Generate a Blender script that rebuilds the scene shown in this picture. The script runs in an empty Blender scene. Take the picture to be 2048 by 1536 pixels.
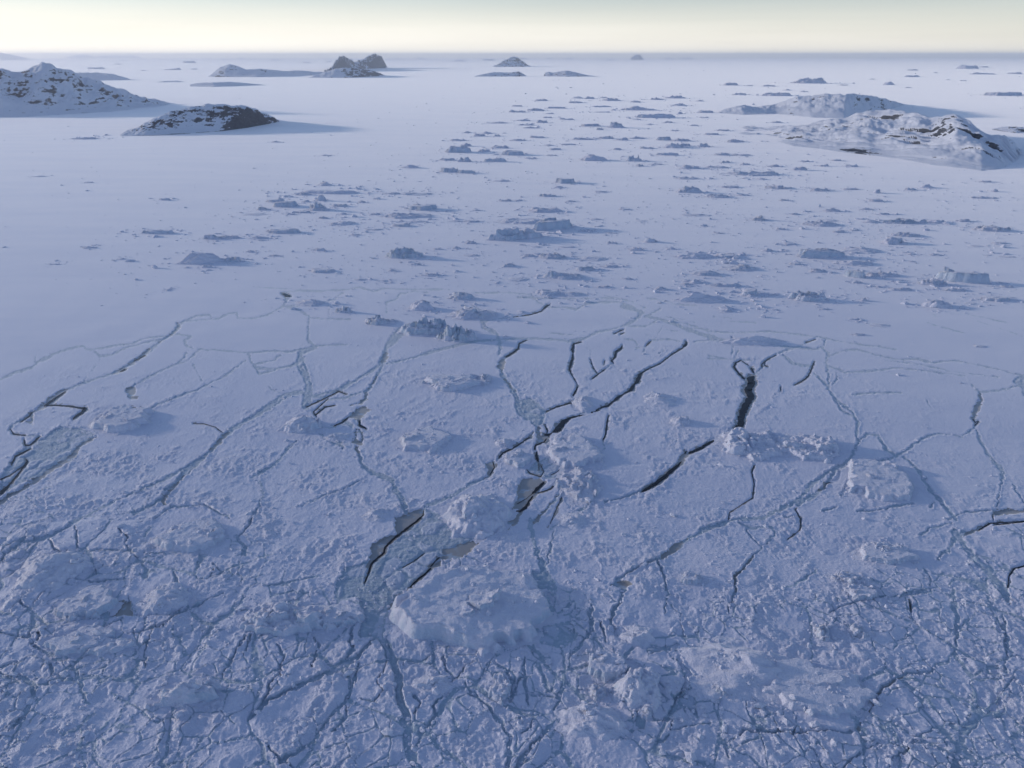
import bpy, math, random
import numpy as np
from mathutils import Vector

# ------------------------------------------------------------------ camera, sky, sun, exposure
scene = bpy.context.scene
col = scene.collection
CAM_H = 400.0                      # metres above the frozen sea
F_PX, CX, CY, HOR = 1593.0, 1024.0, 768.0, 110.0
PITCH = math.atan((CY - HOR) / F_PX)
cam_d = bpy.data.cameras.new("camera")
cam_d.sensor_width = 36.0
cam_d.lens = F_PX * 36.0 / 2048.0
cam_d.clip_start = 1.0
cam_d.clip_end = 2.0e6
cam = bpy.data.objects.new("camera", cam_d)
col.objects.link(cam)
cam.location = (0, 0, CAM_H)
cam.rotation_euler = (math.pi / 2 - PITCH, 0, 0)
scene.camera = cam

VEIL, VEIL_COLOR = 0.88, (7.8, 7.5, 6.9)
SUN_EL, SUN_AZ = math.radians(8.5), math.radians(-72)      # azimuth from +Y, negative = left
world = bpy.data.worlds.new("World")
scene.world = world
world.use_nodes = True
wn, wl = world.node_tree.nodes, world.node_tree.links
wn.clear()
w_out = wn.new("ShaderNodeOutputWorld")
w_bg = wn.new("ShaderNodeBackground")
w_sky = wn.new("ShaderNodeTexSky")
w_sky.sky_type = 'NISHITA'
w_sky.sun_disc = False
w_sky.sun_elevation = SUN_EL
w_sky.sun_rotation = SUN_AZ
w_sky.altitude = 400
w_sky.air_density = 1.0
w_sky.dust_density = 0.6
w_sky.ozone_density = 3.0
w_bg.inputs["Strength"].default_value = 0.15
w_hs = wn.new("ShaderNodeHueSaturation")
w_hs.inputs["Saturation"].default_value = 0.85
w_tint = wn.new("ShaderNodeMix"); w_tint.data_type = 'RGBA'; w_tint.blend_type = 'MULTIPLY'
w_tint.inputs[0].default_value = 1.0; w_tint.inputs[7].default_value = (0.985, 0.975, 1.15, 1)   # crisp polar air
wl.new(w_sky.outputs[0], w_tint.inputs[6])
wl.new(w_tint.outputs[2], w_hs.inputs["Color"])
# a thin veil of high ice cloud whitens the sky towards the horizon
w_tc = wn.new("ShaderNodeTexCoord")
w_sep = wn.new("ShaderNodeSeparateXYZ")
wl.new(w_tc.outputs["Generated"], w_sep.inputs[0])
w_mr = wn.new("ShaderNodeMapRange")
w_mr.interpolation_type = 'SMOOTHSTEP'
for i_, v_ in zip((1, 2, 3, 4), (0.0, 0.095, VEIL, 0.0)):
    w_mr.inputs[i_].default_value = v_
wl.new(w_sep.outputs[2], w_mr.inputs[0])
w_map = wn.new("ShaderNodeMapping"); w_map.inputs["Scale"].default_value = (1.2, 1.2, 26.0)
w_nz = wn.new("ShaderNodeTexNoise"); w_nz.inputs["Scale"].default_value = 2.2; w_nz.inputs["Detail"].default_value = 4.0
wl.new(w_tc.outputs["Generated"], w_map.inputs["Vector"]); wl.new(w_map.outputs[0], w_nz.inputs["Vector"])
w_m2 = wn.new("ShaderNodeMapRange")
for i_, v_ in zip((1, 2, 3, 4), (0.3, 0.7, 0.86, 1.0)):
    w_m2.inputs[i_].default_value = v_
wl.new(w_nz.outputs[0], w_m2.inputs[0])
w_mu = wn.new("ShaderNodeMath"); w_mu.operation = 'MULTIPLY'
wl.new(w_mr.outputs[0], w_mu.inputs[0]); wl.new(w_m2.outputs[0], w_mu.inputs[1])
w_m3 = wn.new("ShaderNodeMapRange")                  # the veil thins out towards the east
for i_, v_ in zip((1, 2, 3, 4), (-0.1, 0.6, 1.0, 0.66)):
    w_m3.inputs[i_].default_value = v_
wl.new(w_sep.outputs[0], w_m3.inputs[0])
w_mu3 = wn.new("ShaderNodeMath"); w_mu3.operation = 'MULTIPLY'
wl.new(w_mu.outputs[0], w_mu3.inputs[0]); wl.new(w_m3.outputs[0], w_mu3.inputs[1])
w_mix = wn.new("ShaderNodeMix"); w_mix.data_type = 'RGBA'
wl.new(w_mu3.outputs[0], w_mix.inputs[0]); wl.new(w_hs.outputs[0], w_mix.inputs[6])
w_mix.inputs[7].default_value = (*VEIL_COLOR, 1)
wl.new(w_mix.outputs[2], w_bg.inputs["Color"])
wl.new(w_bg.outputs[0], w_out.inputs["Surface"])

sun_d = bpy.data.lights.new("sun", 'SUN')
sun_d.energy = 1.55
sun_d.angle = math.radians(2.5)
sun_d.color = (1.0, 0.86, 0.74)
sun = bpy.data.objects.new("sun", sun_d)
col.objects.link(sun)
sdir = Vector((math.sin(SUN_AZ) * math.cos(SUN_EL), math.cos(SUN_AZ) * math.cos(SUN_EL), math.sin(SUN_EL)))
sun.rotation_euler = sdir.to_track_quat('Z', 'Y').to_euler()
sun.location = (-3000, 3000, 2000)

vs = scene.view_settings
vs.view_transform = 'Standard'
vs.look = 'None'
vs.exposure = 0.13
vs.gamma = 1.0
vs.use_curve_mapping = False
scene.cycles.use_denoising = True
scene.cycles.max_bounces = 5
scene.cycles.diffuse_bounces = 2
scene.cycles.volume_bounces = 4
HAZE_DENSITY = 1.7e-5
HAZE_COLOR = (0.97, 0.97, 0.99)

# ------------------------------------------------------------------ helpers: photo pixel <-> place on the ice
CT, ST = math.cos(PITCH), math.sin(PITCH)
def slope(py):                       # dz per metre of Y along a ray through row py
    u = (CY - py) / F_PX
    return (u * CT - ST) / (CT + u * ST)
def row_y(py):                       # distance north of the camera where row py meets the ice
    return -CAM_H / slope(py)
def ground(px, py):
    Y = row_y(py)
    return ((px - CX) / F_PX * (Y * CT + CAM_H * ST), Y)
def px_of(X, Y, Z=0.0):
    zc = Y * CT + (CAM_H - Z) * ST
    u = Y * ST + (Z - CAM_H) * CT
    return CX + F_PX * X / zc, CY - F_PX * u / zc

def hash2(ix, iy, seed):
    h = (ix.astype(np.int64) * 374761393 + iy.astype(np.int64) * 668265263 + seed * 1442695041) & 0xFFFFFFFF
    h = ((h ^ (h >> 13)) * 1274126177) & 0xFFFFFFFF
    return (h ^ (h >> 16)) & 0xFFFFFFFF
_ang = np.linspace(0, 2 * np.pi, 256, endpoint=False)
GX, GY = np.cos(_ang).astype(np.float32), np.sin(_ang).astype(np.float32)
def pn(x, y, seed=0):
    x0, y0 = np.floor(x), np.floor(y)
    fx, fy = (x - x0).astype(np.float32), (y - y0).astype(np.float32)
    ix, iy = x0.astype(np.int64), y0.astype(np.int64)
    def g(dx, dy):
        k = hash2(ix + dx, iy + dy, seed) & 255
        return GX[k] * (fx - dx) + GY[k] * (fy - dy)
    u, v = fx * fx * fx * (fx * (fx * 6 - 15) + 10), fy * fy * fy * (fy * (fy * 6 - 15) + 10)
    a, b, c, d = g(0, 0), g(1, 0), g(0, 1), g(1, 1)
    return 1.45 * ((a + u * (b - a)) * (1 - v) + (c + u * (d - c)) * v)
def fbm(x, y, seed=0, n=4, gain=0.5):
    o, a, f = 0, 1.0, 1.0
    for i in range(n):
        o = o + a * pn(x * f + 17.3 * i, y * f - 9.1 * i, seed + i)
        a *= gain; f *= 2.03
    return o
def ridged(x, y, seed=0, n=3, gain=0.5):
    o, a, f = 0, 1.0, 1.0
    for i in range(n):
        o = o + a * (1 - np.abs(pn(x * f + 5.7 * i, y * f + 3.3 * i, seed + i)) * 1.6)
        a *= gain; f *= 2.1
    return o
def worley(x, y, seed=0):            # F1, F2 and the id of the nearest cell
    x0, y0 = np.floor(x).astype(np.int64), np.floor(y).astype(np.int64)
    f1 = np.full(x.shape, 9.0, np.float32); f2 = f1.copy(); cid = np.zeros(x.shape, np.int64)
    for dx in (-1, 0, 1):
        for dy in (-1, 0, 1):
            h = hash2(x0 + dx, y0 + dy, seed)
            d = np.hypot(x0 + dx + (h & 1023) / 1023.0 - x, y0 + dy + ((h >> 10) & 1023) / 1023.0 - y).astype(np.float32)
            m = d < f1
            f2 = np.where(m, f1, np.minimum(f2, d)); cid = np.where(m, h, cid); f1 = np.where(m, d, f1)
    return f1, f2, cid
def sstep(a, b, x):
    t = np.clip((x - a) / (b - a), 0, 1)
    return t * t * (3 - 2 * t)

def mesh_obj(name, verts, faces, mat, smooth=True, attrs=None):
    me = bpy.data.meshes.new(name)
    verts = np.ascontiguousarray(verts, np.float32)
    faces = np.ascontiguousarray(faces, np.int32)
    n = faces.shape[1]
    me.vertices.add(len(verts)); me.vertices.foreach_set("co", verts.ravel())
    me.loops.add(faces.size); me.loops.foreach_set("vertex_index", faces.ravel())
    me.polygons.add(len(faces))
    me.polygons.foreach_set("loop_start", np.arange(0, faces.size, n, dtype=np.int32))
    me.polygons.foreach_set("loop_total", np.full(len(faces), n, np.int32))
    me.polygons.foreach_set("use_smooth", np.full(len(faces), smooth, bool))
    for k, v in (attrs or {}).items():
        a = me.attributes.new(k, 'FLOAT', 'POINT'); a.data.foreach_set("value", np.ascontiguousarray(v, np.float32).ravel())
    me.update(calc_edges=True)
    me.validate()
    me.materials.append(mat)
    o = bpy.data.objects.new(name, me)
    col.objects.link(o)
    return o
def grid_faces(nr, nc, keep=None):
    i = np.arange(nr * nc).reshape(nr, nc)
    f = np.stack([i[:-1, :-1], i[:-1, 1:], i[1:, 1:], i[1:, :-1]], -1).reshape(-1, 4)
    if keep is not None:
        k = keep[:-1, :-1] | keep[:-1, 1:] | keep[1:, 1:] | keep[1:, :-1]
        f = f[k.ravel()]
    return f
def tag(o, label, cat, group=None):
    o["label"] = label; o["category"] = cat
    if group: o["group"] = group
    return o

# ------------------------------------------------------------------ materials
class NT:
    def __init__(s, name):
        s.m = bpy.data.materials.new(name); s.m.use_nodes = True
        s.t = s.m.node_tree; s.t.nodes.clear()
    def n(s, typ, **kw):
        nd = s.t.nodes.new(typ)
        for k, v in kw.items():
            if k.startswith("in_"):
                key = k[3:]; nd.inputs[int(key) if key.isdigit() else key].default_value = v
            else: setattr(nd, k, v)
        return nd
    def l(s, a, b): s.t.links.new(a, b)
    def math(s, op, a, b=None, clamp=False):
        nd = s.n("ShaderNodeMath", operation=op, use_clamp=clamp)
        for i, v in enumerate((a, b)):
            if v is None: continue
            if isinstance(v, (int, float)): nd.inputs[i].default_value = v
            else: s.l(v, nd.inputs[i])
        return nd.outputs[0]
    def ramp(s, x, lo, hi, a=0.0, b=1.0):
        nd = s.n("ShaderNodeMapRange", interpolation_type='SMOOTHSTEP')
        s.l(x, nd.inputs[0])
        for i, v in zip((1, 2, 3, 4), (lo, hi, a, b)):
            nd.inputs[i].default_value = v
        return nd.outputs[0]
    def mix(s, fac, a, b):
        nd = s.n("ShaderNodeMix", data_type='RGBA')
        if isinstance(fac, (int, float)): nd.inputs[0].default_value = fac
        else: s.l(fac, nd.inputs[0])
        for i, v in ((6, a), (7, b)):
            if isinstance(v, tuple): nd.inputs[i].default_value = (*v, 1)
            else: s.l(v, nd.inputs[i])
        return nd.outputs[2]
    def noise(s, vec, scale, detail=3.0, rough=0.55):
        nd = s.n("ShaderNodeTexNoise")
        nd.inputs["Scale"].default_value = scale; nd.inputs["Detail"].default_value = detail
        nd.inputs["Roughness"].default_value = rough
        s.l(vec, nd.inputs["Vector"])
        return nd.outputs[0]
    def scaled(s, vec, sx, sy, sz, rot=0.0):
        nd = s.n("ShaderNodeMapping"); nd.inputs["Scale"].default_value = (sx, sy, sz); nd.inputs["Rotation"].default_value = (0, 0, rot)
        s.l(vec, nd.inputs["Vector"]); return nd.outputs[0]
    def attr(s, name):
        return s.n("ShaderNodeAttribute", attribute_name=name).outputs["Fac"]
    def finish(s, color, rough, bump=None, strength=0.5, dist=1.0, spec=0.5, sheen=0.0):
        p = s.n("ShaderNodeBsdfPrincipled"); o = s.n("ShaderNodeOutputMaterial")
        for k, v in (("Base Color", color), ("Roughness", rough), ("Specular IOR Level", spec)):
            if isinstance(v, tuple): p.inputs[k].default_value = (*v, 1)
            elif isinstance(v, (int, float)): p.inputs[k].default_value = v
            else: s.l(v, p.inputs[k])
        
        if isinstance(sheen, (int, float)): p.inputs["Sheen Weight"].default_value = sheen
        else: s.l(sheen, p.inputs["Sheen Weight"])
        p.inputs["Sheen Roughness"].default_value = 0.42
        if bump is not None:
            b = s.n("ShaderNodeBump")
            b.inputs["Distance"].default_value = dist
            if isinstance(strength, (int, float)): b.inputs["Strength"].default_value = strength
            else: s.l(strength, b.inputs["Strength"])
            s.l(bump, b.inputs["Height"]); s.l(b.outputs[0], p.inputs["Normal"])
        s.l(p.outputs[0], o.inputs["Surface"])
        return s.m

SNOW_SHEEN = 0.65
SNOW = (0.735, 0.745, 0.86)
SNOW2 = (0.655, 0.685, 0.825)
SLUSH = (0.37, 0.48, 0.58)
NILAS = (0.31, 0.31, 0.31)
BLUE_ICE = (0.42, 0.58, 0.74)

def mat_sea_ice():
    s = NT("sea_ice_snow")
    pos = s.n("ShaderNodeNewGeometry").outputs["Position"]
    crk, nil, rough = s.attr("crk"), s.attr("nil"), s.attr("rough")
    fine = s.noise(pos, 0.45, 4.0, 0.65)
    big = s.noise(s.scaled(pos, 0.0022, 0.008, 0.01, 0.25), 1.0, 4.0, 0.6)
    c = s.mix(s.ramp(big, 0.35, 0.7), SNOW, SNOW2)
    jit = s.math('MULTIPLY', s.math('SUBTRACT', s.noise(pos, 0.28, 3.0), 0.5), 5.0)
    m_c = s.ramp(s.math('ADD', crk, jit), -0.9, 1.1, 1.0, 0.0)
    lump = s.ramp(s.noise(pos, 0.33, 3.0, 0.6), 0.50, 0.68)
    sl = s.mix(s.math('MULTIPLY', lump, 0.6), SLUSH, SNOW2)
    fl_ = s.math('MULTIPLY', s.attr("plt"), s.ramp(crk, -7.0, -3.0, 0.55, 0.0))
    sl = s.mix(fl_, sl, SNOW2)
    c = s.mix(m_c, c, sl)
    jn = s.math('MULTIPLY', s.math('SUBTRACT', s.noise(pos, 0.10, 4.0, 0.65), 0.5), 16.0)
    m_n = s.ramp(s.math('ADD', nil, jn), -0.8, 0.8, 1.0, 0.0)
    plate = s.ramp(s.noise(s.scaled(pos, 0.05, 0.05, 0.05), 1.0, 5.0, 0.65), 0.54, 0.62)
    c = s.mix(m_n, c, s.mix(s.math('MULTIPLY', plate, 0.85), NILAS, SLUSH))
    sast = s.noise(s.scaled(pos, 0.16, 0.5, 0.3, 0.55), 1.0, 4.0, 0.6)
    bump = s.math('ADD', s.math('MULTIPLY', fine, 0.9), s.math('MULTIPLY', sast, 0.7))
    st = s.math('ADD', s.math('MULTIPLY', rough, 0.75), 0.24)
    st = s.math('MULTIPLY', st, s.math('SUBTRACT', 1.0, s.math('MULTIPLY', m_n, 0.85)))
    r = s.math('SUBTRACT', 0.5, s.math('MULTIPLY', m_n, 0.3))
    return s.finish(c, r, bump, st, 1.2, 0.5, SNOW_SHEEN)
def mat_berg(name, ice=0.5, tint=BLUE_ICE):
    s = NT(name)
    geo = s.n("ShaderNodeNewGeometry"); pos = geo.outputs["Position"]
    sep = s.n("ShaderNodeSeparateXYZ"); s.l(geo.outputs["True Normal"], sep.inputs[0])
    n1 = s.noise(pos, 0.12, 4.0, 0.6); n2 = s.noise(pos, 0.5, 4.0, 0.65)
    k = s.math('ADD', sep.outputs[2], s.math('MULTIPLY', s.math('SUBTRACT', n1, 0.5), 0.9))
    m = s.math('MULTIPLY', s.ramp(k, 0.10, 0.62, 1.0, 0.0), ice)
    c = s.mix(m, s.mix(s.ramp(n1, 0.4, 0.65), (0.81, 0.82, 0.93), (0.74, 0.76, 0.89)), tint)
    n3 = s.noise(pos, 1.3, 3.0, 0.6)
    return s.finish(c, 0.55, s.math('ADD', n2, s.math('MULTIPLY', n3, 0.5)), 0.75, 1.6, 0.5, 0.8)
def mat_island(name, amount, rock=(0.034, 0.042, 0.06), sc=1.0):
    s = NT(name)
    geo = s.n("ShaderNodeNewGeometry"); pos = geo.outputs["Position"]
    sep = s.n("ShaderNodeSeparateXYZ"); s.l(geo.outputs["Normal"], sep.inputs[0])
    streak = s.noise(s.scaled(pos, 0.008 * sc, 0.008 * sc, 0.06 * sc), 1.0, 6.0, 0.68)
    speck = s.noise(s.scaled(pos, 0.045 * sc, 0.045 * sc, 0.10 * sc), 1.0, 5.0, 0.7)
    patch = s.noise(pos, 0.0035 * sc, 3.0, 0.55)
    v = s.math('ADD', s.math('MULTIPLY', streak, 1.25), s.math('MULTIPLY', speck, 0.75))
    v = s.math('ADD', v, s.math('MULTIPLY', patch, 0.6))
    v = s.math('ADD', v, s.math('MULTIPLY', s.math('SUBTRACT', 1.0, sep.outputs[2]), 0.95))
    v = s.math('ADD', v, s.attr("rk"))
    m = s.ramp(v, 1.51 - amount, 1.62 - amount)
    c = s.mix(m, (0.74, 0.78, 0.86), s.mix(s.ramp(speck, 0.4, 0.6), rock, (0.065, 0.075, 0.095)))
    return s.finish(c, 0.7, speck, 0.6, 6.0, 0.3, s.math('MULTIPLY', s.math('SUBTRACT', 1.0, m), 0.35))
def mat_water():
    s = NT("open_sea_water")
    pos = s.n("ShaderNodeNewGeometry").outputs["Position"]
    n = s.noise(pos, 0.7, 3.0)
    g = s.ramp(s.noise(pos, 0.12, 5.0, 0.65), 0.60, 0.66)
    c = s.mix(s.math('MULTIPLY', g, 0.5), (0.010, 0.012, 0.017), (0.10, 0.11, 0.12))
    return s.finish(c, 0.2, n, 0.05, 0.3, 0.22)
M_ICE = mat_sea_ice()
M_BERG = mat_berg("iceberg_snow_and_blue_ice", 0.62)
M_BERG_DARK = mat_berg("iceberg_bare_glacier_ice", 0.7, (0.38, 0.53, 0.68))
M_BERG_SNOW = mat_berg("iceberg_drifted_snow", 0.28)
M_RUBBLE = mat_berg("broken_ice_pieces", 0.3, (0.34, 0.52, 0.64))
M_WATER = mat_water()
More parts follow.
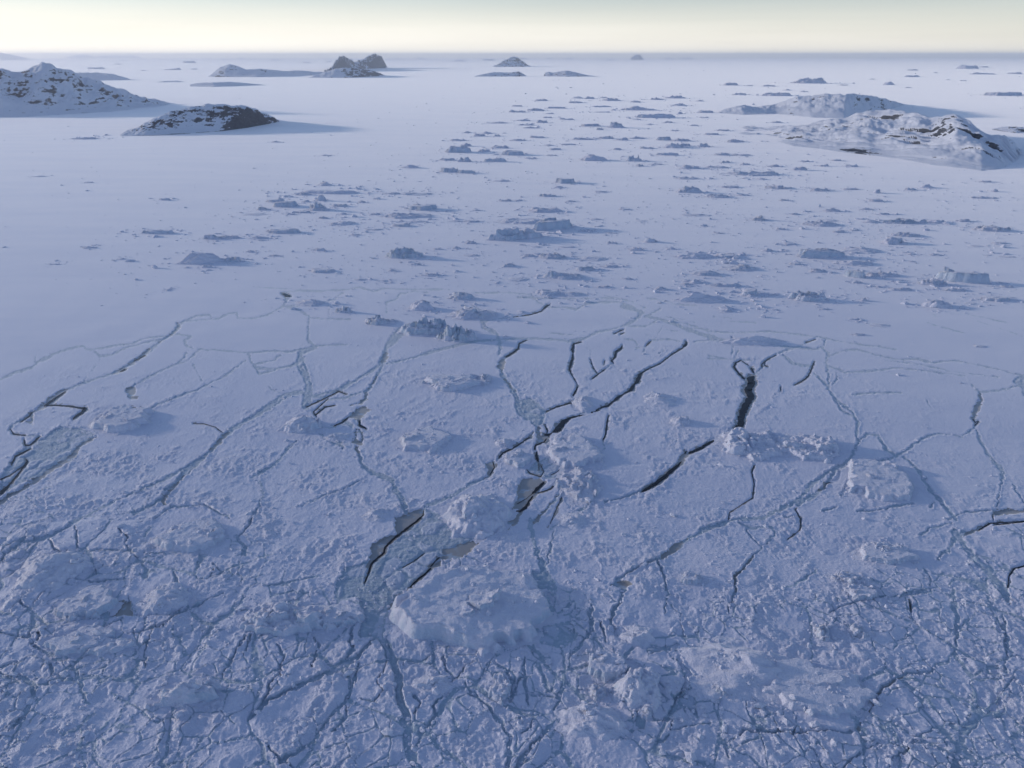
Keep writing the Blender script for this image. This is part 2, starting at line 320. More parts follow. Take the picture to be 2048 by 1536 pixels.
# ------------------------------------------------------------------ leads and cracks of the ice, traced as x,y,width runs
# (each block: origin of the traced sheet in the photograph; kinds: b = slush-filled crack, n = grey young ice, w = open water,
#  B / N / W = closed outlines of the same)
TRACES = {
(0, 560): """
b 0,585,10 90,540,13 190,510,15 220,480,15 300,440,13 400,400,11 490,385,15 505,405,12 590,400,11 700,378,11 760,375,11 860,340,10 980,325,8 1050,315,10
b 505,405,10 560,420,11 585,445,15 650,440,11 740,395,11 860,365,9 960,345,10 1010,310,12
b 200,490,4 210,440,4 235,400,3
n 1040,255,16 1050,275,22 1010,315,14 930,365,8
b 1000,320,13 1050,265,20 1080,240,15 1150,210,9 1230,205,7 1240,230,7 1280,225,9 1340,195,7 1385,190,7 1392,222,9 1480,228,8 1560,205,10 1620,175,10 1660,150,10 1690,95,16
b 1090,240,6 1180,235,6 1240,230,6
w 1650,80,8 1672,88,22 1700,92,12
b 1000,320,14 930,365,11 870,420,20 820,455,14 760,490,18 720,525,20 650,550,14 560,580,10 490,600,14 400,640,12
n 870,410,18 820,455,14 770,490,16 715,525,22 660,548,10
w 850,437,6 820,455,6 780,475,3
w 735,520,10 700,535,5
n 400,640,10 360,660,30 310,700,46 260,732,28 200,770,16 170,790,16
w 385,650,6 340,680,12 290,712,14 255,738,8
b 200,770,16 150,810,18 90,840,12 50,880,9 70,900,9 150,910,9 230,915,9
w 265,735,8 310,730,8 400,736,8 460,745,11
w 455,745,8 500,750,22 475,775,16 425,812,11
w 190,770,10 170,795,6 120,830,5
n 190,770,16 185,830,22 150,830,12
w 60,870,5 80,900,7 150,908,6
w 230,915,10 180,962,9 148,968,7 140,930,8
B 200,940 300,920 520,890 545,920 450,990 430,1040 320,1105 150,1180 60,1230 0,1260 0,1150 80,1060 100,1010
B 350,860 480,870 560,900 520,930 250,930
n 560,915,12 470,970,20 440,1010,30 400,1050,28 310,1100,28 200,1180,22 100,1240,24 0,1300,28
w 0,1250,24 60,1190,12 110,1130,11 160,1060,14 150,1045,8
w 65,1080,9 90,1030,9 180,985,9
w 0,1165,9 60,1140,6 130,1090,4
b 1060,320,10 1120,330,10 1080,350,14 1090,385,12 1130,400,12
b 1100,410,8 1080,450,8 1040,490,9 940,530,8 850,580,8 750,640,8
N 735,640 790,622 798,660 760,695 745,680
n 765,690,14 800,690,8
N 760,735 800,740 808,790 772,792
n 830,740,8 820,770,5
b 800,790,12 870,760,8 920,730,8
b 1160,405,10 1300,412,9 1450,425,9 1600,415,10 1700,420,13 1800,400,14 1850,385,10 2048,375,6
b 1160,415,8 1100,470,9 1030,495,9 940,535,6
b 1455,430,11 1465,470,13 1500,515,15 1600,522,11 1700,505,13 1750,480,11
b 1500,490,8 1600,470,8 1640,440,7
b 1500,515,8 1520,550,16 1560,540,18 1640,520,8
b 1440,470,11 1380,510,11 1320,560,9 1220,610,9 1150,645,9 1050,680,9 920,730,9 870,760,8
b 1655,150,9 1720,170,9 1760,180,9 1810,215,9 1805,290,11 1800,350,13 1850,390,15
b 1810,220,7 1900,228,6 2048,228,7
b 1660,155,8 1780,150,8 1900,135,8 1960,110,7 2010,70,7
b 1920,140,4 1928,220,4
b 1850,390,20 1760,430,30 1760,490,50 1790,560,42 1810,620,42 1800,680,50 1790,740,44
b 1780,660,11 1700,675,13 1620,720,15 1540,770,19 1430,830,22 1350,880,26 1290,930,28
b 1570,625,5 1610,650,5 1670,665,6
n 1330,895,20 1270,960,26 1230,1000,18
b 1290,930,24 1210,1020,16 1150,1075,34 1080,1135,38 1040,1180,20 980,1240,26
n 1080,1150,10 1000,1230,20 960,1280,30 960,1310,16
b 960,1280,20 900,1310,14 780,1370,12
b 1150,1060,16 1000,1150,14 800,1240,14 640,1310,12 480,1390,12 380,1460,12
w 1130,840,3 1190,838,4 1260,860,4 1300,890,4
b 1740,940,6 1690,970,7 1650,1030,7 1610,1080,6 1500,1150,6
b 1520,1180,6 1535,1280,8 1480,1400,8 1440,1463,6
b 690,1340,12 720,1310,12
b 900,1400,10 1000,1330,10 1200,1320,10 1340,1390,12
b 2048,600,13 1960,650,13 1830,680,13
b 2048,835,9 1960,860,7 1850,865,8
b 1870,900,6 1940,950,14 2010,980,20
b 1120,470,5 1180,590,4
b 490,590,5 540,530,5 590,460,4
""",
(500, 560): """
b 180,75,8 290,60,9 420,65,9 560,58,8 640,42,9 730,68,9 770,50,9 950,55,8 1170,55,7
w 190,80,6 212,85,18 236,95,12
b 40,42,4 180,50,4 300,50,4
b 800,190,8 800,130,8 860,110,9 880,80,9 960,65,7 1040,72,6
b 880,305,56 835,355,50 800,395,28
b 800,390,24 790,440,30 772,490,38
n 795,430,20 790,455,34 772,480,16
b 750,505,20 680,552,15 600,602,15 530,642,17 470,682,11 380,682,11
b 775,505,14 740,570,13 710,620,14 680,660,20
n 745,560,8 710,622,10 680,660,18 682,690,18 650,718,12 590,732,7
N 622,748 672,740 705,762 642,815 575,806 610,770
w 640,818,8 642,848,14 682,870,12
n 622,880,12 612,940,24 645,960,18 662,912,10 640,880,8
n 620,980,24 632,1005,18
b 560,830,16 600,860,16 590,840,8
b 640,1020,15 660,1090,22 720,1130,30 780,1150,26 830,1172,26 850,1230,28 890,1280,32 910,1345,44
w 330,742,5 440,690,6 520,650,6 565,668,4
w 380,790,6 440,742,7 500,730,5
w 390,800,6 370,770,5 460,690,4
w 490,852,6 540,832,8 575,802,8
b 480,852,9 540,832,11 600,780,8
b 440,700,10 560,690,14 700,640,8
b 410,900,10 440,930,14 520,960,20 540,930,30
b 800,490,9 900,470,11 1000,440,12 1100,410,20 1200,385,18 1300,360,14 1450,350,11 1500,345,11 1650,340,9 1750,345,9 1860,355,9 1960,340,10 2048,300,11
b 1440,310,15 1462,360,22 1465,400,18 1460,430,10
b 1350,210,26 1370,280,26 1440,310,20
b 1300,150,12 1390,200,14 1370,270,14
w 1620,350,5 1575,370,8 1570,400,10 1530,430,10 1495,450,12
b 1620,350,9 1575,370,12 1570,400,13 1530,430,14 1490,455,18
N 1478,450 1498,462 1490,500 1475,545 1450,515 1452,480
b 1472,550,20 1520,622,26 1550,662,26 1565,700,26 1570,762,32 1620,802,44
n 1490,580,14 1530,630,12 1548,650,9
B 1565,700 1640,690 1735,765 1722,835 1680,865 1600,795
N 1672,868 1694,866 1702,912 1752,918 1758,985 1730,960 1700,962 1664,978 1680,930
w 1722,905,14 1772,898,12 1790,878,26 1812,852,36 1836,826,22 1885,800,7
w 1665,992,12 1670,965,8 1722,945,10 1736,925,7
n 1690,870,24 1684,890,20
w 1728,850,5 1740,880,6 1735,900,5
w 1676,1000,5 1678,1040,22 1690,1062,8
n 1688,1060,8 1692,1105,14
w 1690,1070,4 1692,1110,4
n 1738,770,10 1790,740,12 1880,714,12
w 1730,770,5 1790,742,7 1880,716,6 1888,735,3
w 1888,682,7 1905,650,10 1918,620,6
w 1915,612,3 1905,590,3 1878,545,5 1870,520,14 1880,480,18 1888,452,16 1890,425,4 1888,405,20 1895,370,8 1940,362,6
w 1885,800,6 1960,785,4 2048,758,5
b 1885,800,9 1960,785,9 2048,755,10
n 1655,890,10 1640,915,24 1610,940,10
w 1640,915,6 1560,970,6 1480,1010,8 1455,1040,8
b 1610,940,10 1560,970,12 1480,1012,14 1450,1050,16
N 1375,1075 1432,1050 1448,1085 1410,1150 1365,1170 1395,1120
w 1420,1058,6 1430,1095,6 1402,1142,6
b 1370,1160,12 1280,1202,18 1200,1250,20 1120,1290,22 1030,1322,22
N 1592,1160 1690,1150 1722,1180 1665,1270 1600,1350 1562,1420 1500,1463 1440,1463 1540,1335 1570,1220
w 1722,1180,16 1680,1222,26 1650,1250,12
w 1655,1260,10 1610,1330,22 1580,1350,12 1530,1350,6
w 1700,1210,4 1620,1275,4 1560,1310,4
w 1815,1162,7 1760,1222,6 1680,1245,6
n 1830,1200,8 1840,1242,12 1800,1332,14 1770,1400,12 1750,1440,8
w 1830,1190,4 1838,1240,4 1790,1345,4 1756,1425,4
n 1800,1260,8 1720,1352,14 1660,1422,16
b 1830,1180,10 1800,1270,12 1700,1380,18 1640,1440,18
b 1990,1310,8 1900,1370,24 1850,1400,22 1750,1463,12
B 1680,1060 1740,1040 1835,1085 1835,1150 1760,1165 1620,1135 1625,1110
w 1700,1080,4 1720,1120,4 1700,1150,5 1640,1130,4 1620,1110,4
w 1760,1140,4 1800,1120,4 1830,1090,4
b 1752,960,10 1790,1020,12 1835,1080,14 1830,1160,10
b 1760,980,8 1770,1040,14 1740,1060,20
n 1790,1065,8 1760,1055,14
N 850,1390 1010,1330 1015,1370 930,1463 850,1463
w 1015,1345,5 1012,1375,8 960,1420,10 900,1463,12
b 0,810,12 100,740,18 200,670,18 300,650,12
b 280,935,6 210,1010,7 140,1080,7 0,1160,6
b 670,1160,6 560,1220,8 440,1260,8 300,1320,8
b 60,1170,6 80,1260,8 20,1380,8
b 1930,1040,6 2048,1010,6
""",
(500, 1036): """
B 1010,-60 1200,20 1180,105 1320,105 1440,92 1300,170 1250,235 1120,250 900,430 800,540 740,700 640,700 650,450 500,490 520,360 560,300 690,250 800,180 930,60
N 850,0 1000,0 880,100 770,200 730,262 690,300 690,250 720,150 850,90
w 1005,-5,10 920,60,12 850,110,15 790,170,14 785,200,14 710,265,13 690,330,9 670,380,6
N 1130,190 1250,140 1440,90 1330,150 1260,225 1120,250
N 1120,235 1110,280 1020,340 960,400 900,430 905,490 850,530 800,545 820,490 900,430 960,370 1050,300
w 1060,290,10 1030,320,10 980,360,12 935,405,10
w 850,480,12 870,500,16
w 1110,225,6 1075,260,7 1055,285,6
w 1020,205,5 960,250,4 890,290,5
w 1160,20,3 1165,50,3
b 760,570,90 750,640,64 780,740,42 840,850,46 870,950,52 870,1050,52 910,1150,46 920,1250,52 920,1330,62 960,1420,52 990,1500,52
b 740,700,26 620,820,34 500,890,44 400,940,34 260,1000,28 140,1060,24 0,1160,24
b 640,860,22 600,980,16 550,1080,16 470,1150,16 400,1280,22 300,1360,24 180,1430,34
b 550,1080,8 565,1170,9 480,1250,9
b 620,560,9 610,650,9 590,700,11 600,770,14 560,830,14
b 400,540,11 320,620,16 200,650,12 80,690,10
b 160,750,14 195,800,20 180,900,10 130,970,9 60,1110,11 0,1180,12
b 380,700,12 400,740,12 370,880,9
b 120,400,6 250,375,6 380,340,8
b 560,290,14 520,370,18 500,470,16
b 640,460,24 660,380,16 740,300,16
b 1720,320,8 1760,200,8 1775,80,7
b 1640,20,34 1660,130,24 1690,230,28 1730,340,60 1720,430,60 1740,510,34 1770,560,44
B 1650,310 1740,320 1795,400 1795,450 1700,460 1640,370
b 1890,490,18 1830,540,26 1770,580,22 1690,600,22
N 1690,560 1745,550 1740,600 1655,612
B 1740,620 1820,610 1930,690 1850,760 1800,760 1640,720 1570,770 1590,700
b 1970,480,8 2005,480,8 1995,560,30 2000,620,22 1970,700,16 1890,790,30
b 1820,740,16 1840,850,20 1840,960,26 1810,1040,28 1780,1120,18 1790,1180,32 1700,1280,22 1610,1390,32 1560,1490,32
b 1610,820,7 1600,870,30 1600,920,16 1560,980,18 1535,1060,16
b 1610,940,26 1620,1040,22 1620,1100,12
b 1690,850,14 1720,940,18 1750,1010,16
b 1640,780,12 1690,830,14 1760,820,12
b 1420,840,14 1500,900,16 1530,960,22 1520,1080,14
b 1250,970,11 1300,1040,16 1410,1110,16 1450,1180,24 1520,1290,26 1520,1400,28 1490,1490,28
b 1130,820,16 1150,900,14 1200,950,12 1140,1030,11 1070,1110,16 1090,1160,16 1010,1240,12 970,1330,12
b 1200,950,8 1260,880,11 1310,850,12
b 1290,650,10 1370,730,26 1480,770,26 1560,765,20 1620,670,24
b 1090,630,6 1070,700,6 1050,740,6
b 1640,1040,11 1780,1050,11
b 1840,900,12 1900,880,14 2000,860,12
b 1530,1120,12 1600,1150,16 1660,1170,20 1640,1230,16 1580,1270,14
b 750,960,8 770,1020,8 720,1090,8
b 650,1060,8 740,1090,8
b 800,850,8 760,940,7
b 960,1040,14 1000,1090,14 960,1150,10
b 100,1330,10 180,1430,14 280,1463,12
b 910,860,8 1000,840,8 1070,810,8
""",
(950, 1036): """
b 1560,0,16 1400,50,20 1290,100,22 1220,140,26 1150,190,34 1080,240,26 1000,270,12 900,320,14 840,360,18 800,392,10
n 1240,125,12 1200,155,30 1150,190,38 1100,228,24
N 795,388 850,362 915,390 880,412 840,412
b 870,420,22 850,480,16 820,540,18 790,600,16 830,680,22 920,740,26 1000,760,40 1080,772,40 1160,762,30 1180,742,24
b 1065,255,11 1110,350,11 1125,440,16 1115,560,8
b 1750,100,9 1650,200,11 1580,280,14 1520,350,16 1525,430,16 1490,500,9 1475,560,6
n 1640,210,5 1585,280,8 1520,350,12 1525,430,12
b 1590,60,9 1610,110,9 1680,170,7
b 1550,30,14 1600,60,16 1740,50,14 1750,80,8
w 1910,0,4 1900,70,4 1825,125,4
b 1180,780,11 1200,860,14 1250,900,18 1240,970,18 1180,1060,16 1140,1140,12
B 1240,1010 1280,1010 1300,1180 1250,1120 1150,1135
b 1150,510,6 1200,570,6 1220,690,6
b 760,440,7 820,490,8
b 740,620,10 760,720,10
b 2048,1262,9 1800,1264,9 1570,1257,9 1510,1290,14 1450,1330,14 1490,1410,12
B 940,1140 1000,1140 990,1240 930,1230
b 1230,800,8 1350,840,10 1430,900,14 1440,950,10
b 1000,1180,10 1160,1190,10 1150,1250,8
b 1160,1240,8 1300,1210,8 1380,1200,8
b 800,1290,30 900,1290,16 930,1240,12
b 1080,1310,26 1130,1270,14
""",
(1348, 1036): """
b 400,1250,9 700,1262,10 900,1258,11 1070,1250,16 1110,1180,26 1160,1080,30 1210,1000,28 1280,960,26 1350,915,20 1500,905,14 1540,860,12 1600,840,14 1640,790,14 1660,700,16 1680,640,16 1720,600,9 1760,560,9
n 1085,1240,12 1110,1180,16 1160,1085,20 1205,1005,16 1270,965,12 1340,920,7
b 1640,790,16 1700,870,20 1745,930,24 1760,1050,22 1750,1130,26
B 1740,1120 1800,1110 1820,1150 1750,1240 1690,1330 1670,1420 1665,1500 1615,1500 1640,1400 1660,1290 1700,1200
b 1745,930,18 1800,890,16 1920,870,16
b 1760,945,12 1920,935,12
b 1800,1140,14 1880,1080,14 1930,1010,16 1960,960,18 1990,945,12
b 1800,1150,12 1950,1140,9
b 1700,1215,12 1620,1190,14 1500,1240,16 1400,1300,14 1370,1370,14 1290,1400,16 1230,1490,14
b 1400,1310,6 1600,1320,6
b 1200,1310,12 1100,1370,12 1040,1410,16 970,1490,12
w 1955,405,5 1960,340,6 1990,295,8 2060,275,8
w 1380,490,6 1388,550,5
b 1385,490,8 1390,580,8 1440,660,7
n 1700,100,10 1760,70,20 1850,30,12
b 1640,80,40 1700,160,36 1780,260,36 1860,330,36 1930,420,36 1960,500,20
b 1600,200,22 1640,120,26 1700,90,30
w 1870,40,5 1960,30,6 2060,18,7
b 1540,240,18 1600,190,20
b 1640,420,20 1640,500,40 1660,600,34 1660,680,30
b 910,550,7 1060,490,9 1200,470,8 1400,445,10 1500,430,9
b 1440,100,9 1500,60,9 1620,30,9
b 1930,560,16 1930,660,16 1940,780,16 1940,900,16
b 640,420,10 740,370,14 830,310,12
b 1460,290,10 1500,370,10 1500,440,9
b 1620,460,9 1650,420,9
""",
(1348, 560): """
w 395,467,5 365,480,8 350,505,13 378,545,10 415,580,14
w 470,560,14 445,580,44 455,605,52 440,628,40 432,640,58 452,680,46 425,730,48 400,780,48 388,830,48 388,855,40 340,888,30 300,915,22 220,945,16 150,985,18 85,1012,14
n 60,1005,24 70,1020,34 35,1065,38 0,1105,26
w 45,1060,10 15,1090,10 -10,1105,12
w 470,545,6 460,530,12 452,512,20
w 395,470,3 440,500,3
b 475,550,12 520,510,9 520,480,7 545,460,7 600,435,8 680,405,9 750,380,9 830,345,9
w 515,512,6 515,490,5 545,465,4 600,437,3
w 530,480,4 532,498,4 548,508,4
w 770,365,4 800,355,4 830,345,4
w 705,612,5 750,592,6 785,562,8 800,532,8 820,480,7
w 625,620,4 622,650,4
b 620,650,5 580,690,5
b 0,245,16 60,280,15 150,312,22 240,342,24 340,372,26 430,372,16 540,366,11
b 0,232,6 100,265,7 200,300,9 350,310,9 480,302,8 560,302,7 700,315,7 830,332,7 960,356,8 1100,380,9 1200,390,9 1300,408,6
b 345,380,9 340,440,7
w 340,335,3 350,360,3
b 380,400,7 355,465,7
b 550,380,7 720,395,9 830,406,9 870,390,9
b 890,340,8 870,400,9 905,430,16 890,480,14 905,560,11 905,630,11
b 640,440,11 700,490,17 800,505,13
b 905,445,9 980,415,7 1070,405,11 1170,435,8 1300,465,8 1430,462,9 1510,485,8 1640,470,7
b 1640,470,6 1840,510,6 2048,560,10
b 1230,470,4 1420,490,4 1600,530,4 1750,550,5 1900,570,4
b 900,500,9 1000,540,11 1150,535,11 1300,515,9 1500,535,7 1700,560,5
b 815,540,7 880,600,11 920,660,14 960,710,18 1040,770,15 1075,830,15 1070,900,13 1075,940,17
b 930,690,10 990,770,12 1060,800,8
b 950,540,6 955,580,7 930,610,8
b 1050,670,10 1180,660,8 1330,660,8
b 1740,610,10 1790,660,16
n 1790,660,12 1795,700,24 1770,760,36 1750,805,24 1758,830,10
w 1748,810,5 1762,830,6 1785,826,5 1760,850,5
b 1750,800,10 1785,830,12 1740,880,10
b 1770,880,13 1810,980,16 1870,1060,20 1920,1110,24 1920,1180,13 1905,1250,7 1890,1330,9
b 1800,655,12 1900,645,9 2048,610,13
b 2010,590,40 2048,580,50 2060,660,40
b 1740,880,9 1680,920,11 1640,910,8
b 1200,920,13 1240,990,18 1300,1032,16 1360,1000,16 1450,930,11 1540,900,9 1620,905,6
b 1200,910,11 1130,900,11 1080,950,16 1040,1030,16 1000,1075,18 880,1140,20 780,1220,22 740,1280,24 650,1330,22 520,1390,22 380,1400,16 270,1430,20 150,1465,16
b 1020,1080,17 960,1100,14 900,1180,18 850,1240,22 720,1320,22
n 895,1180,6 870,1220,16 850,1230,10
w 970,1110,3 960,1170,4 890,1190,4
b 1100,1080,9 1280,1045,9
n 1110,1085,8 1130,1105,24 1135,1120,12
b 1090,1130,14 1040,1165,18 1010,1210,16 980,1260,18
b 1350,1040,20 1430,1110,20 1470,1180,24
b 1460,1150,16 1490,1220,22 1590,1330,22 1650,1400,22
b 1080,1355,8 1200,1350,9 1270,1330,11 1400,1310,9
b 870,1355,9 960,1330,9
w 740,1450,4 742,1400,4 710,1340,4
b 650,1385,8 720,1385,8
w 310,920,4 320,960,5 340,1010,4
b 460,1050,6 468,1080,7
w 468,1050,3 470,1080,5 455,1125,5 470,1190,5 460,1275,6 400,1310,5 325,1360,5 318,1405,4
N 1870,1345 2060,1340 2060,1362 1930,1372 1860,1380
b 1870,1350,12 1700,1360,8 1600,1400,8
n 1860,1380,10 1870,1420,6
w 1780,1463,8 1850,1422,8 1960,1415,5 2060,1408,5
b 1180,1160,6 1170,1100,6 1130,1100,5
b 200,460,6 330,462,7 460,470,6
b 1520,1300,8 1500,1330,6
b 1985,1200,8 2048,1300,8
b 1720,200,3 1950,250,3
b 1480,250,3 1700,310,3
b 300,240,3 480,250,3
b 0,270,4 200,290,4
b 1500,200,2 1560,215,2
b 1780,240,3 2040,330,3
b 1240,540,3 1330,550,3
b 1480,700,5 1500,740,4
""",
(950, 560): """
w 810,488,6 802,470,6 818,448,14 825,420,16 855,398,12 862,380,4
w 755,490,7 758,472,6
w 795,455,4 800,480,6
w 680,580,4 720,550,6 765,517,5
b 765,517,6 800,490,8
w 675,460,4 690,510,4 715,545,4
b 670,440,5 680,410,4 645,390,4
w 1235,355,6 1234,375,16 1215,395,8 1150,435,5 1080,490,5 1020,515,5 978,540,8 960,562,26 948,592,28 932,608,12 922,630,28 898,650,9 860,670,7 835,688,20 800,715,8 778,735,14 745,742,9 690,770,6 620,790,5 560,805,8 520,835,22 495,860,40 472,888,20 430,915,12
b 1215,395,10 1150,435,10 1080,490,10 1020,515,10 978,540,12
b 740,745,16 690,770,12 620,790,11 560,805,12
n 770,725,10 740,740,16
n 1235,1012,22 1215,1050,36 1195,1085,16
w 1225,1015,8 1240,1000,10
w 1200,1075,12 1150,1115,26 1080,1172,26 1010,1218,20 975,1238,8
b 990,1230,12 850,1282,10 760,1302,10
w 780,790,5 770,850,9 765,900,8 748,940,6
b 750,945,7 760,985,7 700,1040,7
w 225,215,3 330,200,5 390,180,7 420,150,10 440,142,5
b 50,240,4 200,218,4
b 430,160,9 540,160,9 590,175,11 650,140,10 760,128,11 850,128,9 930,160,11 970,202,16 930,240,12 860,270,12 800,290,10 700,310,11 640,345,11 560,360,11 450,350,9 380,345,9 200,345,9 130,380,9
b 0,75,8 220,75,8 330,85,8 370,130,8 400,145,7
b 250,100,9 350,105,7 600,110,8 760,105,7 860,115,6 940,130,5
b 760,90,4 900,120,4 1000,165,6
b 1000,210,13 1090,230,14 1180,265,16 1250,295,16 1340,320,22 1440,350,22 1510,375,22
b 780,295,10 860,270,8 1000,270,9 1060,240,9
b 410,325,5 430,310,5 500,315,5 580,322,5
w 815,312,5 870,288,5
w 850,318,4 870,308,4
w 1000,385,6 1030,355,6
b 940,395,8 1000,388,9 1030,350,10 1130,345,7 1200,360,6
b 880,345,7 930,350,8 950,380,10
b 1100,265,5 1060,335,5 1030,360,6
b 1000,215,8 1060,182,8 1090,165,6
b 1010,105,6 1100,120,8 1180,142,7 1300,150,5
b 1110,215,3 1180,222,3 1290,250,3
b 1400,215,3 1500,225,3
b 1290,360,6 1400,350,6
b 1370,440,5 1470,462,6 1540,465,6
b 860,150,24 930,170,20 980,190,20
b 1000,320,3 1040,330,3
b 1110,290,3 1190,300,3
b 980,430,3 1000,380,3
b 1080,430,12 1110,410,6
b 1640,570,6 1670,550,6
""",
(0, 1036): """
b 440,10,12 360,80,16 260,120,24 130,150,14 60,190,12 0,260,10
b 290,120,12 320,190,16 380,220,26 370,280,24 330,360,18 270,420,14
B 385,190 430,200 470,250 420,330 370,330 390,260
b 440,60,12 460,180,12 510,205,9
b 700,70,9 740,120,12 740,180,10 800,230,12 830,270,14 860,300,22 840,350,22
b 880,60,12 840,110,9
b 460,200,7 650,190,7 760,190,9
b 1290,40,26 1260,120,24 1190,200,24 1160,280,28
b 1190,190,11 1000,205,9 880,212,7
b 1380,110,12 1440,180,18 1430,220,16
b 1250,300,8 1230,350,8
b 1250,270,8 1300,320,7
b 1020,300,14 1030,360,24 1040,440,36 1050,520,44 1000,570,22
b 600,280,8 500,370,8
b 640,430,12 640,500,20 620,570,28
N 660,500 770,490 775,570 650,570
b 750,460,12 790,550,12
b 120,500,18 200,560,28 190,640,18 170,700,14 130,700,9 0,680,9
b 200,560,14 260,620,16 220,720,14
b 180,740,18 300,800,16 440,760,14 600,650,11 720,590,11
b 590,580,9 740,570,12 900,582,9 1030,570,11 1150,520,11 1300,440,9
b 420,850,22 460,930,26 480,1030,26 510,1080,18
b 750,680,7 930,650,16 1060,560,8
b 320,830,16 400,820,16
b 100,920,16 200,980,22 290,970,14 310,860,22
b 200,980,16 190,1050,26 130,1180,22 60,1250,12
b 110,960,14 0,900,10
b 860,720,8 850,880,6
b 650,1030,14 790,1100,16 900,1190,14 1060,1160,12
b 1290,980,11 1320,880,11 1380,780,10 1440,700,9
b 1440,460,11 1340,560,11 1290,580,9
b 550,1150,18 430,1240,16 360,1260,12
b 1480,20,8 1400,110,8
b 1860,340,8 1650,390,7
b 2048,290,24 1980,370,28 1970,450,20
b 1460,690,7 1450,780,7
b 700,1210,24 780,1220,10
b 0,880,14 100,850,10
b 480,1230,12 470,1340,16 500,1463,14
b 300,430,8 420,360,10 560,380,10 760,360,8
b 560,1260,9 640,1180,9
b 260,440,10 200,500,12
b 1540,600,8 1700,680,10 1850,600,10
""",
}
def parse_traces():
    out = []
    for (ox, oy), txt in TRACES.items():
        for ln in txt.strip().splitlines():
            k, *pts = ln.split()
            P = [tuple(float(v) for v in p.split(',')) for p in pts]
            s = 700 / 2048.0
            out.append((k, [(ox + p[0] * s, oy + p[1] * s) + ((p[2] * s,) if len(p) > 2 else ()) for p in P]))
    return out
LEADS = parse_traces()
# ------------------------------------------------------------------ the sea ice: one sheet from below the aircraft to the horizon
STEP = 1.5
rows = np.concatenate([[116.8, 117.6, 119], np.arange(121, 300, 3.0), np.arange(300, 560, 2.0),
                       np.arange(560, 1600, STEP), np.arange(1600, 2700, 14), [3000, 3500]])
cols = np.concatenate([np.arange(-900, -120, 20.0), np.arange(-120, 2170, STEP), np.arange(2170, 2960, 20.0)])
PX, PY = np.meshgrid(cols, rows)
Yr = row_y(rows)
GYm = np.repeat(Yr[:, None], len(cols), 1)
GXm = (PX - CX) / F_PX * (GYm * CT + CAM_H * ST)
mpp = ((GYm * CT + CAM_H * ST) / F_PX)                    # metres one photo pixel spans sideways
i0 = int(np.searchsorted(rows, 560))                      # the broken ice begins here

# edges of cracks wander at the scale of the ice blocks along them
WX = PX.copy(); WY = PY.copy()
sub = (slice(i0, None), slice(None))
n1 = pn(GXm[sub] / 9.0, GYm[sub] / 9.0, 51); n2 = pn(GXm[sub] / 9.0, GYm[sub] / 9.0, 52)
n3 = pn(GXm[sub] / 3.2, GYm[sub] / 3.2, 53)
WX[sub] += (n1 * 3.2 + n3 * 1.3) / np.maximum(mpp[sub] * 1.6, 0.6)
WY[sub] += (n2 * 2.2 + n3 * 0.9) / np.maximum(mpp[sub] * 2.2, 0.6)

FAR = 60.0
crk = np.full(PX.shape, FAR, np.float32); nil = crk.copy(); wat = crk.copy()
def seg_sdf(field, ax, ay, aw, bx, by, bw, X, Y, pad=14):
    m = max(aw, bw) / 2 + pad
    r0, r1 = np.searchsorted(rows, (min(ay, by) - m, max(ay, by) + m))
    c0, c1 = np.searchsorted(cols, (min(ax, bx) - m, max(ax, bx) + m))
    if r1 <= r0 or c1 <= c0: return
    s = (slice(r0, r1), slice(c0, c1))
    x, y = X[s] - ax, Y[s] - ay
    dx, dy = bx - ax, by - ay
    t = np.clip((x * dx + y * dy) / max(dx * dx + dy * dy, 1e-6), 0, 1)
    d = np.hypot(x - t * dx, y - t * dy) - (aw + (bw - aw) * t) / 2
    np.minimum(field[s], d, out=field[s])
def poly_sdf(field, P, X, Y, pad=14):
    xs, ys = [p[0] for p in P], [p[1] for p in P]
    r0, r1 = np.searchsorted(rows, (min(ys) - pad, max(ys) + pad))
    c0, c1 = np.searchsorted(cols, (min(xs) - pad, max(xs) + pad))
    if r1 <= r0 or c1 <= c0: return
    s = (slice(r0, r1), slice(c0, c1))
    x, y = X[s], Y[s]
    d = np.full(x.shape, 1e9); ins = np.zeros(x.shape, bool)
    for (ax, ay), (bx, by) in zip(P, P[1:] + P[:1]):
        dx, dy = bx - ax, by - ay
        t = np.clip(((x - ax) * dx + (y - ay) * dy) / max(dx * dx + dy * dy, 1e-6), 0, 1)
        d = np.minimum(d, np.hypot(x - ax - t * dx, y - ay - t * dy))
        if dy != 0:
            ins ^= ((ay > y) != (by > y)) & (x < (y - ay) / dy * dx + ax)
    np.minimum(field[s], np.where(ins, -d, d), out=field[s])
for kind, P in LEADS:
    if kind in "BN":
        poly_sdf(crk if kind == "B" else nil, P, WX, WY)
    else:
        f, wx, wy = {"b": (crk, WX, WY), "n": (nil, WX, WY), "w": (wat, PX, PY)}[kind]
        for a, b in zip(P, P[1:]):
            seg_sdf(f, *a, *b, wx, wy)
            if kind == "w":              # a fringe of young grey ice along the open water
                seg_sdf(nil, a[0], a[1], a[2] * 1.35 + 0.4, b[0], b[1], b[2] * 1.35 + 0.4, WX, WY)

